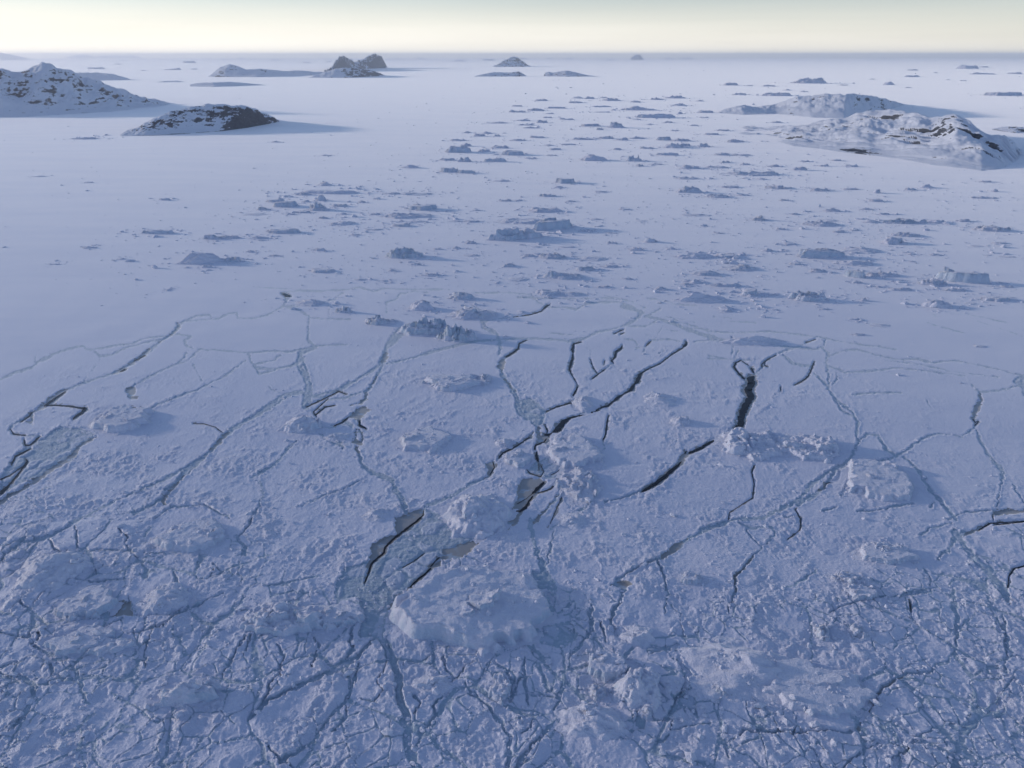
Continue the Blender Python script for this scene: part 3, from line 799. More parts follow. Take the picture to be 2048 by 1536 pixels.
def grid_mask(xs, ys, vals, x, y):
    v = np.array(vals, float)
    fx = np.clip(np.interp(x, xs, np.arange(len(xs))), 0, len(xs) - 1.001); fy = np.clip(np.interp(y, ys, np.arange(len(ys))), 0, len(ys) - 1.001)
    ix, iy = fx.astype(int), fy.astype(int); tx, ty = fx - ix, fy - iy
    return (v[iy, ix] * (1 - tx) + v[iy, ix + 1] * tx) * (1 - ty) + (v[iy + 1, ix] * (1 - tx) + v[iy + 1, ix + 1] * tx) * ty
RX = [0, 256, 512, 768, 1024, 1280, 1536, 1792, 2048]
RY = [560, 620, 690, 800, 920, 1040, 1160, 1280, 1536]
ROUGH = [[.02] * 9,
         [.02, .02, .03, .06, .08, .05, .03, .02, .02],
         [.03, .04, .06, .16, .14, .10, .14, .06, .03],
         [.06, .40, .20, .55, .55, .60, .45, .18, .12],
         [.55, .75, .72, .72, .75, .75, .55, .28, .16],
         [.85, .90, .90, .85, .80, .80, .75, .55, .35],
         [.85, .90, 1.0, .95, .95, .95, .95, .90, .50],
         [.90, .95, 1.0, 1.0, 1.0, 1.0, 1.0, 1.0, .95],
         [1.0] * 9]
FLOE = [[0] * 9, [0] * 9, [0] * 9, [0, .0, 0, 0, .1, 0, 0, 0, 0], [.2, .0, 0, 0, .3, 0, 0, .1, .2],
        [.7, .5, .2, .2, .3, .1, .1, .3, .5], [1, .9, .6, .5, .4, .2, .2, .6, .8], [1, 1, .9, .9, .9, .8, .6, .8, 1], [1, 1, 1, 1, 1, 1, .9, 1, 1]]
x, y = GXm[sub], GYm[sub]
edge = pn(x / 55.0, y / 75.0, 71) * 45
R = np.clip(grid_mask(RX, RY, ROUGH, PX[sub], PY[sub] + edge), 0, 1).astype(np.float32)
FL = np.clip(grid_mask(RX, RY, FLOE, PX[sub], PY[sub] + edge), 0, 1).astype(np.float32)

traced = crk[sub].copy()
# floes: warped cells, each with its own level and lean, slush frozen along the seams
wx = x + 7 * pn(x / 40, y / 40, 81) + 1.6 * pn(x / 10, y / 10, 83)
wy = y + 7 * pn(x / 40, y / 40, 82) + 1.6 * pn(x / 10, y / 10, 84)
f1, f2, cid = worley(wx / 46.0, wy / 62.0, 7)
seam = (f2 - f1) * 46.0
lvl = ((cid & 255) / 255.0 - 0.4).astype(np.float32)
inner = sstep(0.5, 13.0, seam)
h_floe = FL * inner * (0.6 + 1.1 * lvl + 1.0 * fbm(x / 26, y / 26, 31, 2))
w_seam = 1.7 + 1.5 * pn(x / 40, y / 40, 91)
crk[sub] = np.minimum(crk[sub], (seam - w_seam) / (mpp[sub] * 1.5) + (1 - sstep(0.25, 0.75, FL + 0.35 * pn(x / 70, y / 70, 92))) * 12)
# smaller plates inside the leads of the foreground
g1, g2, gid = worley(wx / 15.0, wy / 19.0, 17)
plate = sstep(0.10, 0.30, g2 - g1)
fine_c = ((g2 - g1) * 15.0 - 0.75) / (mpp[sub] * 1.5) + (1 - sstep(-0.25, 0.25, pn(x / 60, y / 80, 97) + 0.5 * FL - 0.2)) * 9 + (1 - sstep(0.3, 0.7, FL + 0.3 * R)) * 9
crk[sub] = np.minimum(crk[sub], fine_c)
# rubble: hummocks, blocks and drifted ridges
h_hum = np.maximum(ridged(x / 24, y / 32, 41, 2) - 0.75, 0) * 1.3
p1, p2, pid = worley(x / 6.0 + 0.5 * n1, y / 7.5 + 0.5 * n2, 27)
blk = (pid & 255) / 255.0
h_blk = np.where(blk > 0.62, (blk - 0.55) * 2.3, 0) * sstep(0.0, 0.35, p2 - p1) * sstep(0.75, 0.3, p1)
patch = sstep(-0.25, 0.45, fbm(x / 45, y / 60, 61, 2))
h_fine = fbm(x / 3.4, y / 4.2, 45, 2) * 0.32
h_rough = R * ((0.35 + 0.9 * patch) * h_hum + (0.25 + 0.75 * patch) * h_blk + h_fine * (0.5 + patch))
h_low = (0.25 + 1.3 * R * sstep(750, 1100, PY[sub])) * fbm(x / 70, y / 90, 11, 2)
h = h_low + h_rough + h_floe
crk[sub] += np.where(crk[sub] < 14, 1.3 * pn(x / 26, y / 34, 95) + 0.9 * pn(x / 8, y / 10, 96), 0)
deep = np.where(traced < 3, 1.0, 0.2)
c = crk[sub]; n_ = nil[sub]; w_ = wat[sub]
rim = sstep(7, 1.5, c) * (1 - sstep(1.0, -1.5, c)) * sstep(0.05, 0.4, R)
h += rim * (0.15 + 1.0 * np.maximum(n3, 0))
mc = sstep(1.2, -1.2, c)
h = h * (1 - mc * deep) + mc * deep * (-0.28 + 0.35 * fbm(x / 4.0, y / 5.0, 46, 2) + 0.9 * plate * (gid & 7) / 7.0 * sstep(-1, -7, c))
mn = sstep(1.0, -1.0, n_)
h = h * (1 - mn) - 0.75 * mn
mw = sstep(2.4, 0.6, w_)
h = h * (1 - mw) - 0.75 * mw
H = np.zeros(PX.shape, np.float32)
H[sub] = h
far_ = GYm[:i0]
H[:i0] = 0.22 * pn(GXm[:i0] / 240, far_ / 240, 5)
H[:i0] *= np.clip((9000 - far_) / 6000, 0, 1)
seam_in = np.clip((PY[sub] - 560) / 30, 0, 1)
H[sub] *= seam_in
plt_attr = np.zeros(PX.shape, np.float32); plt_attr[sub] = sstep(0.10, 0.16, g2 - g1) * ((gid & 3) > 1)
rough_attr = np.full(PX.shape, 0.03, np.float32); rough_attr[sub] = R * (0.4 + 0.6 * patch)
ice = mesh_obj("sea_ice", np.stack([GXm, GYm, H], -1).reshape(-1, 3), grid_faces(*PX.shape), M_ICE, True,
               {"crk": crk, "nil": nil, "rough": rough_attr, "plt": plt_attr})
ice["kind"] = "structure"
print("ice verts", PX.size)
def ice_height(X, Y):                 # level of the sheet at a point (nearest vertex)
    px, py = px_of(X, Y)
    r = np.clip(np.searchsorted(rows, py), 0, len(rows) - 1); k = np.clip(np.searchsorted(cols, px), 0, len(cols) - 1)
    return H[r, k]
def sdf_at(field, px, py):
    return field[np.clip(np.searchsorted(rows, py), 0, len(rows) - 1), np.clip(np.searchsorted(cols, px), 0, len(cols) - 1)]

# the frozen sea behind and beside the aircraft, a step lower, out to the horizon
sea = mesh_obj("sea", np.array([[-1.15e5, -1.15e5, -3.5], [1.15e5, -1.15e5, -3.5], [1.15e5, 1.15e5, -3.5], [-1.15e5, 1.15e5, -3.5]]), np.array([[0, 1, 2, 3]]), M_BERG_SNOW, False)
sea["kind"] = "structure"

# open water standing in the leads
rng = np.random.default_rng(3)
wv, wf = [], []
for kind, P in LEADS:
    if kind != "w": continue
    pts = []
    for a, b in zip(P, P[1:]):
        L = math.hypot(b[0] - a[0], b[1] - a[1]); n = max(1, int(L / 2.2))
        for k in range(n):
            t = k / n
            pts.append([a[i] + (b[i] - a[i]) * t for i in range(3)])
    pts.append(list(P[-1]))
    pts = np.array(pts)
    tg = np.gradient(pts[:, :2], axis=0); tg /= np.maximum(np.linalg.norm(tg, axis=1, keepdims=True), 1e-6)
    nm = np.stack([-tg[:, 1], tg[:, 0]], 1)
    cid_ = np.linspace(0, len(pts) * 2.2 / 5.0, len(pts))
    steps = rng.uniform(-1, 1, int(cid_[-1]) + 2)[cid_.astype(int)]          # the two banks are the same torn edge
    w = pts[:, 2] * 0.40
    wl_ = w * (1 + 0.22 * steps + 0.20 * rng.uniform(-1, 1, len(pts)))
    wr_ = w * (1 - 0.22 * steps + 0.20 * rng.uniform(-1, 1, len(pts)))
    wl_[0] *= .3; wr_[0] *= .3; wl_[-1] *= .3; wr_[-1] *= .3
    A, B = pts[:, :2] + nm * wl_[:, None], pts[:, :2] - nm * wr_[:, None]
    z = -0.30 - 0.004 * (len(wf) % 9)
    base = sum(len(v) for v in wv)
    V = []
    for pa, pb in zip(A, B):
        for q in (pa, pb):
            X, Y = ground(q[0], q[1]); V.append((X, Y, z))
    wv.append(np.array(V))
    k = np.arange(len(A) - 1)
    wf.append(np.stack([k * 2, k * 2 + 1, k * 2 + 3, k * 2 + 2], 1) + base)
water = mesh_obj("water", np.concatenate(wv), np.concatenate(wf), M_WATER, False)
water["kind"] = "structure"

# ------------------------------------------------------------------ islands
def island(name, label, tops, bases, depth, frac, mat, n_c=200, n_r=70, rough=0.10, rk=0.0, seed=1, p=1.1, cat="island", cliffs=(), fold=0.0):
    x0 = max(tops[0][0], bases[0][0]); x1 = min(tops[-1][0], bases[-1][0])
    c = np.linspace(x0, x1, n_c)
    bt = np.interp(c, [q[0] for q in bases], [q[1] for q in bases])
    tp = np.interp(c, [q[0] for q in tops], [q[1] for q in tops])
    ker = np.ones(5) / 5
    tp = np.convolve(np.pad(tp, 2, mode='edge'), ker, 'valid')
    bt = np.convolve(np.pad(bt, 2, mode='edge'), ker, 'valid')
    Yf = row_y(bt)
    end = np.clip(np.minimum(c - x0, x1 - c) / (0.5 * (x1 - x0)), 0, 1) ** 0.5
    D = depth * (0.12 + 0.88 * end)
    Yr = Yf + frac * D
    Hr = np.maximum(CAM_H + Yr * slope(tp), 0.5)
    cn = (c - x0) / (x1 - x0)
    Hr = Hr * (1 + rough * 0.35 * np.clip(end * 3, 0, 1) * fbm(cn * 14 + seed, cn * 0 + seed, seed + 30, 3, 0.6))
    v = np.concatenate([np.linspace(0, frac, int(n_r * 0.62), endpoint=False), np.linspace(frac, 1, n_r - int(n_r * 0.62))])
    V, C = np.meshgrid(v, c, indexing='ij')
    s1 = np.clip(V / frac, 0, 1)
    wob = 0.12 * pn(C / (x1 - x0) * 9, V * 4, seed)
    rise = np.clip(1 - (1 - np.clip(s1 + wob * s1 * (1 - s1) * 4, 0, 1)) ** p, 0, 1)
    fall = np.clip(1 - ((V - frac) / (1 - frac)), 0, 1) ** 0.8
    shape = np.where(V <= frac, rise, fall)
    Z = Hr[None, :] * shape
    Y = Yf[None, :] + V * D[None, :]
    X = (C - CX) / F_PX * (Y * CT + (CAM_H - Z) * ST)
    hm = Hr.max()
    L = (x1 - x0) * (Yr.mean() * CT) / F_PX
    nz = fbm(X / (L * 0.10), Y / (L * 0.14), seed + 3, 4, 0.55)
    env = np.clip(shape * 1.4, 0, 1) * (1 - 0.65 * np.exp(-((V - frac) / 0.10) ** 2)) * np.clip(end[None, :] * 2.5, 0, 1)
    Z = Z + hm * rough * nz * env
    if fold:                              # long gullies running down towards the near shore
        Z = Z - hm * fold * env * np.maximum(ridged(X / (L * 0.07) + Y / (L * 0.13), Y / (L * 0.5), seed + 9, 2) - 0.9, 0)
    Z = np.where((V <= 0.001) | (V >= 0.999), -4, Z)
    Z[:, 0] = -4; Z[:, -1] = -4
    X = (C - CX) / F_PX * (Y * CT + (CAM_H - Z) * ST)
    K = np.full(Z.shape, rk); CL = []
    for (cx0, cx1, v0, v1, add) in cliffs:
        CL.append( sstep(cx0 - 14, cx0 + 14, C) * sstep(cx1 + 14, cx1 - 14, C) * sstep(v0 - 0.08, v0 + 0.04, V) * sstep(v1 + 0.08, v1 - 0.04, V))
        K += add * sstep(cx0 - 14, cx0 + 14, C) * sstep(cx1 + 14, cx1 - 14, C) * sstep(v0 - 0.08, v0 + 0.04, V) * sstep(v1 + 0.08, v1 - 0.04, V)
    P, F = np.stack([X, Y, Z], -1).reshape(-1, 3), grid_faces(*Z.shape)
    CL = np.stack([q.ravel()[F].mean(1) for q in CL] + [np.full(len(F), 0.55)])
    which = CL.argmax(0) if name != "whaleback_island" else np.where(CL[:-1].max(0) > 0.55, 0, len(CL) - 1)
    rocky = which < len(CL) - 1
    o = mesh_obj(name, P, F[~rocky], mat, True, {"rk": K})
    for q in range(len(CL) - 1):          # the steep rock faces are parts of their island
        Fq = F[which == q]
        if not len(Fq): continue
        used = np.unique(Fq); rm = np.full(len(P), -1); rm[used] = np.arange(len(used))
        mesh_obj("rock_face", P[used], rm[Fq], mat, True, {"rk": K.ravel()[used]}).parent = o
    return tag(o, label, cat)
Z1 = lambda ox, oy, pts: [(ox + a * 700 / 2048.0, oy + b * 700 / 2048.0) for a, b in pts]
M_ISL = mat_island("snowy_gneiss_slope", 0.0)
M_ISL_FAR = mat_island("far_snowy_rock", 0.0, (0.045, 0.055, 0.08), 0.7)
island("mountain_island", "largest snowy mountain island with brown rock speckles at the left edge",
       [(-260, 235), (-200, 190), (-120, 150), (-40, 142)] + Z1(0, 60, [(0, 222), (50, 226), (80, 238), (140, 240), (190, 232), (230, 206), (290, 204), (370, 212), (420, 236), (480, 272), (560, 300), (650, 332), (740, 364), (830, 402), (900, 408), (960, 416), (1020, 440)]),
       [(-260, 236)] + Z1(0, 60, [(0, 512), (150, 508), (400, 492), (640, 478), (800, 462), (920, 450), (1020, 441)]),
       1700, 0.55, M_ISL, 380, 160, 0.20, -0.10, 11, 1.15, cliffs=[(34, 62, 0.0, 0.5, 0.12), (60, 230, 0.0, 0.22, 0.07)])
island("whaleback_island", "dark rocky whaleback island in front of the left mountain island",
       Z1(0, 60, [(700, 618), (760, 588), (860, 536), (960, 492), (1060, 458), (1160, 442), (1240, 433), (1340, 438), (1440, 446), (1500, 464), (1560, 490), (1640, 534)]),
       Z1(0, 60, [(700, 622), (900, 618), (1100, 606), (1300, 592), (1450, 572), (1560, 552), (1640, 536)]),
       620, 0.5, M_ISL, 320, 130, 0.14, 0.0, 21, 1.35,
       cliffs=[(268, 350, 0.02, 0.35, 0.08), (425, 500, 0.26, 0.42, 0.12), (440, 545, 0.0, 0.2, 0.08), (390, 560, 0.0, 0.45, 0.04)])
island("snowy_islet", "low blue-grey snowy islet half hidden behind the left mountain island",
       Z1(0, 60, [(380, 262), (450, 250), (560, 248), (660, 256), (740, 280), (770, 292)]), Z1(0, 60, [(380, 296), (770, 293)]), 900, 0.5, M_ISL_FAR, 120, 30, 0.10, -0.1, 31)
island("snowy_islet", "small flat strip of land behind the whaleback island",
       Z1(0, 60, [(920, 305), (960, 298), (1040, 296), (1080, 303)]), Z1(0, 60, [(920, 307), (1080, 304)]), 400, 0.5, M_ISL_FAR, 60, 20, 0.10, -0.1, 33)
island("snowy_islet", "long faint low islet left of the twin-peaked island's near slope",
       Z1(0, 60, [(1110, 320), (1160, 308), (1260, 306), (1340, 302), (1400, 306), (1560, 322)]), Z1(0, 60, [(1110, 330), (1250, 333), (1560, 323)]), 700, 0.5, M_ISL_FAR, 140, 30, 0.12, -0.22, 35)
island("ridge_island", "long grey ridge island with a rounded peak at its left end",
       Z1(0, 60, [(1218, 272), (1250, 246), (1290, 215), (1345, 200), (1390, 212), (1440, 230), (1520, 226), (1600, 234), (1680, 240), (1750, 236), (1850, 244), (1990, 256)]),
       Z1(0, 60, [(1218, 274), (1500, 276), (1800, 266), (1990, 258)]), 1500, 0.5, M_ISL_FAR, 240, 60, 0.10, -0.02, 37, cliffs=[(415, 440, 0.0, 0.3, 0.2)])
island("twin_peaked_island", "dark twin-peaked rocky island rising behind a snowy slope",
       Z1(600, 60, [(130, 250), (180, 226), (200, 196), (235, 156), (260, 152), (285, 170), (330, 190), (360, 180), (400, 152), (440, 141), (475, 152), (495, 186), (512, 220)]),
       Z1(600, 60, [(130, 252), (300, 230), (512, 222)]), 1300, 0.5, M_ISL_FAR, 220, 90, 0.26, -0.13, 41, 1.5)
island("sloping_island", "smooth snowy foreland in front of the twin dark peaks",
       Z1(600, 60, [(50, 278), (120, 256), (180, 234), (230, 222), (300, 220), (360, 224), (420, 236), (470, 254), (500, 266)]),
       Z1(600, 60, [(50, 280), (250, 280), (420, 272), (500, 267)]), 900, 0.5, M_ISL_FAR, 180, 50, 0.12, -0.02, 43, cliffs=[(700, 760, 0.0, 0.5, 0.10)])
island("pyramid_island", "pyramid-shaped rocky island standing alone near the horizon",
       Z1(600, 60, [(1126, 214), (1160, 200), (1200, 174), (1250, 152), (1285, 168), (1320, 196), (1352, 213)]), Z1(600, 60, [(1126, 216), (1352, 215)]), 1400, 0.5, M_ISL_FAR, 140, 60, 0.16, 0.04, 47, 1.3)
island("snowy_islet", "low islet with a bump at its right end below the pyramid island",
       Z1(600, 60, [(1020, 270), (1090, 254), (1130, 246), (1230, 248), (1280, 242), (1310, 258), (1325, 268)]), Z1(600, 60, [(1020, 273), (1325, 271)]), 600, 0.5, M_ISL_FAR, 120, 40, 0.10, 0.0, 53)
island("snowy_islet", "low islet with a dark left tip right of the pyramid island",
       Z1(600, 60, [(1426, 268), (1434, 250), (1460, 244), (1475, 250), (1520, 242), (1560, 236), (1620, 248), (1690, 266), (1740, 272)]), Z1(600, 60, [(1426, 271), (1560, 273), (1740, 273)]), 700, 0.5, M_ISL_FAR, 140, 40, 0.10, 0.04, 59)
island("rock_island", "tiny steep dome island alone under the horizon right of centre",
       Z1(600, 60, [(1932, 172), (1945, 154), (1970, 143), (1992, 146), (2012, 172)]), Z1(600, 60, [(1932, 175), (2012, 175)]), 1800, 0.5, M_ISL_FAR, 70, 40, 0.10, 0.10, 61)
island("snowfield_island", "rear hump of the snow-covered land on the right",
       Z1(1348, 60, [(260, 482), (300, 462), (400, 440), (500, 450), (600, 430), (690, 398), (730, 388), (850, 378), (1050, 372), (1150, 384), (1250, 405), (1350, 436)]),
       Z1(1348, 60, [(260, 486), (400, 496), (600, 492), (800, 512), (1000, 520), (1200, 480), (1350, 438)]), 900, 0.55, M_ISL, 260, 90, 0.13, -0.24, 67, 1.2, cliffs=[(1455, 1490, 0.0, 0.25, 0.14), (1545, 1590, 0.0, 0.2, 0.2), (1590, 1760, 0.4, 0.62, 0.16)])
island("snowfield_island", "broad snow-covered island with dark cliffs along its near shore on the right",
       Z1(1348, 60, [(350, 603), (380, 592), (450, 588), (570, 586), (700, 562), (850, 534), (1000, 508), (1130, 478), (1260, 464), (1320, 474), (1380, 488), (1500, 500), (1640, 494), (1720, 526), (1770, 566), (1850, 600), (1950, 618), (1990, 656), (2020, 700), (2040, 730)]),
       Z1(1348, 60, [(350, 606), (460, 616), (560, 640), (700, 680), (850, 695), (950, 712), (1100, 728), (1300, 752), (1500, 790), (1700, 812), (1800, 825), (1900, 815), (2000, 772), (2040, 732)]),
       1500, 0.62, M_ISL, 420, 160, 0.15, -0.30, 71, 1.1, cliffs=[(1672, 1765, 0.01, 0.08, 0.58), (1770, 1940, 0.05, 0.11, 0.24), (1965, 2005, 0.05, 0.26, 0.30), (1735, 1925, 0.52, 0.66, 0.18)], fold=0.5)
island("rocky_skerry", "flat dark rocky skerry at the right edge behind the snowfield island",
       Z1(1348, 60, [(1860, 580), (1920, 566), (2000, 566), (2080, 572), (2150, 600)]), Z1(1348, 60, [(1860, 584), (2000, 604), (2150, 604)]), 300, 0.5, M_ISL, 90, 30, 0.15, 0.12, 73)
island("far_hill", "pale misty hill on the horizon at the left edge",
       [(-160, 120), (-80, 106)] + Z1(0, 60, [(0, 132), (40, 139), (80, 147), (140, 160), (180, 171)]), [(-160, 121)] + Z1(0, 60, [(0, 177), (180, 175)]), 9000, 0.5, M_ISL_FAR, 90, 40, 0.08, -0.1, 79)
island("far_hill", "faint pale low hills on the horizon above the left mountain island",
       Z1(0, 60, [(380, 160), (440, 148), (500, 145), (560, 158), (590, 152), (660, 149), (720, 152), (770, 149), (830, 160)]), Z1(0, 60, [(380, 164), (830, 163)]), 9000, 0.5, M_ISL_FAR, 120, 30, 0.08, -0.1, 83)
# ------------------------------------------------------------------ icebergs frozen into the ice
BERGS = []                            # (x0, x1, top row, base row, centre) of every berg, for scattering the broken ice round them
ICO_V = np.array([(0, 0, 1), (.894, 0, .447), (.276, .851, .447), (-.724, .526, .447), (-.724, -.526, .447), (.276, -.851, .447),
                  (.95, .3, -.2), (.0, 1.0, -.2), (-.95, .3, -.2), (-.6, -.8, -.2), (.6, -.8, -.2)])
ICO_F = np.array([(0, 1, 2), (0, 2, 3), (0, 3, 4), (0, 4, 5), (0, 5, 1), (1, 6, 2), (2, 6, 7), (2, 7, 3), (3, 7, 8), (3, 8, 4), (4, 8, 9), (4, 9, 5), (5, 9, 10), (5, 10, 1), (1, 10, 6)])
def scatter(name, pts, size, flat, zoff, mat, seed):
    rs = np.random.default_rng(seed)
    n = len(pts)
    V = ICO_V[None] + rs.uniform(-.28, .28, (n, len(ICO_V), 3))
    st = size[:, None] * np.stack([rs.uniform(.7, 1.6, n), rs.uniform(.6, 1.2, n), flat * rs.uniform(.5, 1.5, n)], 1)
    V = V * st[:, None, :]
    t = rs.uniform(0, 6.28, n); c, s = np.cos(t)[:, None], np.sin(t)[:, None]
    X = V[..., 0] * c - V[..., 1] * s + pts[:, 0:1]; Y = V[..., 0] * s + V[..., 1] * c + pts[:, 1:2]
    Z = V[..., 2] + pts[:, 2:3] + zoff
    F = (ICO_F[None] + (np.arange(n) * len(ICO_V))[:, None, None]).reshape(-1, 3)
    o = mesh_obj(name, np.stack([X, Y, Z], -1).reshape(-1, 3), F, mat, False)
    o["kind"] = "stuff"
    return o
def berg_mesh(x0, x1, yt, yb, style, seed, ratio=None, rot=0.0, hgt=None, res=1.0, mat=None, name="iceberg", lean=0.0, front=1.0):
    rs = np.random.default_rng(seed)
    pxw = x1 - x0
    Xa, Ya = ground(x0, yb); Xb, _ = ground(x1, yb)
    Lw = (Xb - Xa)
    if ratio is None:
        ratio = {"slab": 0.55, "ridge": 0.5, "rubble": 0.6, "dome": 0.6, "drift": 0.7, "cone": 0.8, "bar": 0.3, "bowl": 0.7}[style]
    m = Lw / pxw
    if hgt is None:                   # share the picture height between depth along the ice and height above it
        D = ratio * Lw
        dpx = yb - px_of(0, Ya + D)[1]
        hp = max(yb - yt - 0.9 * dpx, 0.30 * (yb - yt))
        if dpx > 0.75 * (yb - yt):
            lo = 0.9 * (yb - yt); k = min(1.0, lo / dpx); D *= k
        Hh = hp * m * 0.75
    else:
        Hh = hgt
        D = 0.0
        for _ in range(14):           # depth so that the far rim meets the top row
            t = (yb - yt) - 0.6 * Hh / m
            D = max(D, 1.0)
            Yt = row_y(max(yb - max(t, 0.3 * (yb - yt)), 112))
            D = Yt - Ya
    cx, cy = (Xa + Xb) / 2, Ya + D / 2
    a, b = Lw / 2, D / 2
    n = int(np.clip(pxw * 0.62 * res, 12, 190)); nv = int(np.clip(n * (0.5 + 0.5 * min(b / a, 1.5)), 10, 170))
    E = 1.22
    U, V = np.meshgrid(np.linspace(-E, E, n), np.linspace(-E, E, nv))
    K = np.clip(b / max(a, 1e-6), 0.15, 1.6)
    Vn = V * K
    X_, Y_ = cx + a * U, cy + b * V
    wu = U + 0.24 * pn(U * 1.9 + seed, V * 1.9, seed) + 0.10 * pn(U * 6, V * 6 + seed, seed + 1)
    wv = V + 0.24 * pn(U * 1.9, V * 1.9 + seed, seed + 2) + 0.10 * pn(U * 6 + seed, V * 6, seed + 3)
    def facets(cu, cv, ru, rv, k, top, flat, steep, ang0=None):
        z = np.full(U.shape, top) + flat[0] * (wu - cu) / ru + flat[1] * (wv - cv) / rv
        a0 = rs.uniform(0, 6.28) if ang0 is None else ang0
        for q in range(k):
            t = a0 + (q + rs.uniform(-.3, .3)) * 2 * np.pi / k
            r = rs.uniform(0.78, 1.0); s = steep * rs.uniform(0.7, 1.5)
            z = np.minimum(z, s * (r - (np.cos(t) * (wu - cu) / ru + np.sin(t) * (wv - cv) / rv)))
        return z
    rr = np.hypot(wu, wv)
    if style == "slab":
        z = facets(0, 0, 1, 1, 7, 0.72, (rs.uniform(-.25, .15) + lean, rs.uniform(-.14, .06)), rs.uniform(4, 8))
        for _ in range(3):
            z = np.maximum(z, facets(rs.uniform(-.6, .6), rs.uniform(-.2, .6), rs.uniform(.2, .45), rs.uniform(.2, .4), 5, rs.uniform(.6, .95), (rs.uniform(-.2, .2), -.1), 3.5))
        z += 0.05 * fbm(U * 3, Vn * 3, seed + 5, 3)
    elif style == "bar":
        z = facets(0, 0, 1, 1, 8, 0.8, (rs.uniform(-.15, .15) + lean, -.08), 5.0) + 0.18 * pn(U * 3, V * 2, seed + 5)
    elif style == "dome":
        z = np.clip(1 - rr ** 2, -0.3, 1) ** 1.0
        z = np.sign(z) * np.abs(z) ** 0.8 * (0.85 + 0.3 * pn(U * 1.7, V * 1.7, seed + 6)) + 0.10 * fbm(U * 4, Vn * 4, seed + 7, 3) * (rr < 1.1)
        z = np.maximum(z, facets(rs.uniform(-.3, .3), rs.uniform(-.1, .3), .5, .5, 5, 0.95, (.2 * rs.uniform(-1, 1), .1), 1.6))
    elif style == "drift":
        z = np.clip(1 - rr ** 1.6, -0.25, 1) * (0.75 + 0.35 * pn(U * 1.5 + V, V * 3, seed + 6))
        crest = np.exp(-((wv + 0.35 * np.sin(wu * 2 + seed) - 0.1) / 0.16) ** 2) * np.clip(1 - rr, 0, 1)
        z = z + 0.5 * crest
    elif style == "cone":
        z = np.maximum(facets(-.15, 0, .9, .9, 6, 3.0, (0, 0), 1.05), facets(.3, .1, .6, .6, 5, 0.55, (.1, 0), 2.0))
    elif style == "ridge":
        z = facets(0, 0, 1, 1, 8, 0.55, (rs.uniform(-.1, .1), -.08), 4.5)
        for _ in range(6):
            z = np.maximum(z, facets(rs.uniform(-.62, .62), rs.uniform(-.3, .35), rs.uniform(.22, .5), rs.uniform(.25, .5), rs.integers(4, 7), rs.uniform(.75, 1.35), (rs.uniform(-.3, .3), rs.uniform(-.35, .1)), rs.uniform(1.4, 3.2)))
        z += 0.10 * fbm(U * 5, Vn * 5, seed + 5, 3) * (z > 0.05)
    elif style == "bowl":
        z = facets(0, 0, 1, 1, 9, 0.8, (0, .15), 2.2)
        z = z - 0.55 * np.exp(-(((wu + .05) / .62) ** 2 + ((wv + 0.1) / .62) ** 2) * 1.6) + 0.06 * fbm(U * 4, Vn * 4, seed, 2)
    else:                             # rubble: a heap of broken blocks
        z = facets(0, 0, 1, 1, 8, 0.30, (0, -.05), 2.5)
        for _ in range(int(10 + min(pxw, 160) * 0.12)):
            r = rs.uniform(0, .88); t = rs.uniform(0, 6.28); s = rs.uniform(.12, .30) * (1.15 - .4 * r)
            cu_, cv_ = r * math.cos(t), r * math.sin(t)
            z = np.maximum(z, facets(cu_, cv_, s, s * 1.2, rs.integers(4, 6), rs.uniform(.35, 1.05) * (1.08 - .55 * r), (rs.uniform(-.25, .25), rs.uniform(-.3, .12)), rs.uniform(2, 5)))
    if lean and style not in ("slab", "bar"): z = np.where(z > 0, z * np.clip(1 + lean * U * 1.6, .25, 2), z)
    if style in ('ridge', 'rubble', 'bar'): z = np.where(z > 0.1, z * (1 + 0.25 * fbm(U * 2.6 + seed, Vn * 2.6, seed + 21, 3)), z)
    zmax = np.percentile(z, 99.3)
    z = z / max(zmax, 0.2)
    fine = 0.04 if style in ("ridge", "rubble") else 0.012
    if hgt is not None: z = np.where(z > .05, z + (0.10 if style in ('ridge', 'rubble') else 0.035) * fbm(X_ * .16, Y_ * .16, seed + 31, 3) / max(Hh * .12, 1), z)
    z = np.where(z > 0.03, z + fine * pn(U * 9, Vn * 9, seed + 8) + fine * .6 * pn(U * 19, Vn * 19, seed + 9), z)
    apron = (0.10 if hgt is None else 0.06) * np.exp(-np.maximum(rr - 0.95, 0) * 7) * (1 + 0.8 * pn(U * 2.5, V * 2.5, seed + 12))
    z = np.maximum(z, apron - 0.035)
    Z = Hh * z
    Z = np.where((np.abs(U) >= E - 1e-6) | (np.abs(V) >= E - 1e-6), -0.6, Z)
    cr, sr = math.cos(rot), math.sin(rot)
    X = cx + a * U * cr - b * V * sr; Y = cy + a * U * sr + b * V * cr
    X = X + np.where(z > 0, 0, 0)
    zb = min(float(np.median(ice_height(np.array([cx]), np.array([cy])))), 0.8) if yb > 620 else 0.0
    keep = Z > -0.02 * Hh - 0.02
    f = grid_faces(nv, n, keep)
    used = np.unique(f); remap = np.full(n * nv, -1); remap[used] = np.arange(len(used))
    P = np.stack([X - cx, Y - cy, Z + min(zb, 0) * 0], -1).reshape(-1, 3)[used]
    o = mesh_obj(name, P, remap[f], mat or M_BERG, True)
    o.location = (cx, cy, -0.15)
    if hgt is not None and name == 'iceberg':
        q = (Z > 0.35 * Hh) & (pn(X * .07, Y * .07, seed + 40) > .12)
        pb_ = np.stack([X[q] - cx, Y[q] - cy, Z[q]], 1)[rs.permutation(int(q.sum()))[:int(a * 1.1)]]
        if len(pb_) > 3:
            scatter("ice_boulders", pb_, np.clip(rs.lognormal(-0.1, .55, len(pb_)), .4, 3.0), .7, -0.05, M_RUBBLE, seed).parent = o
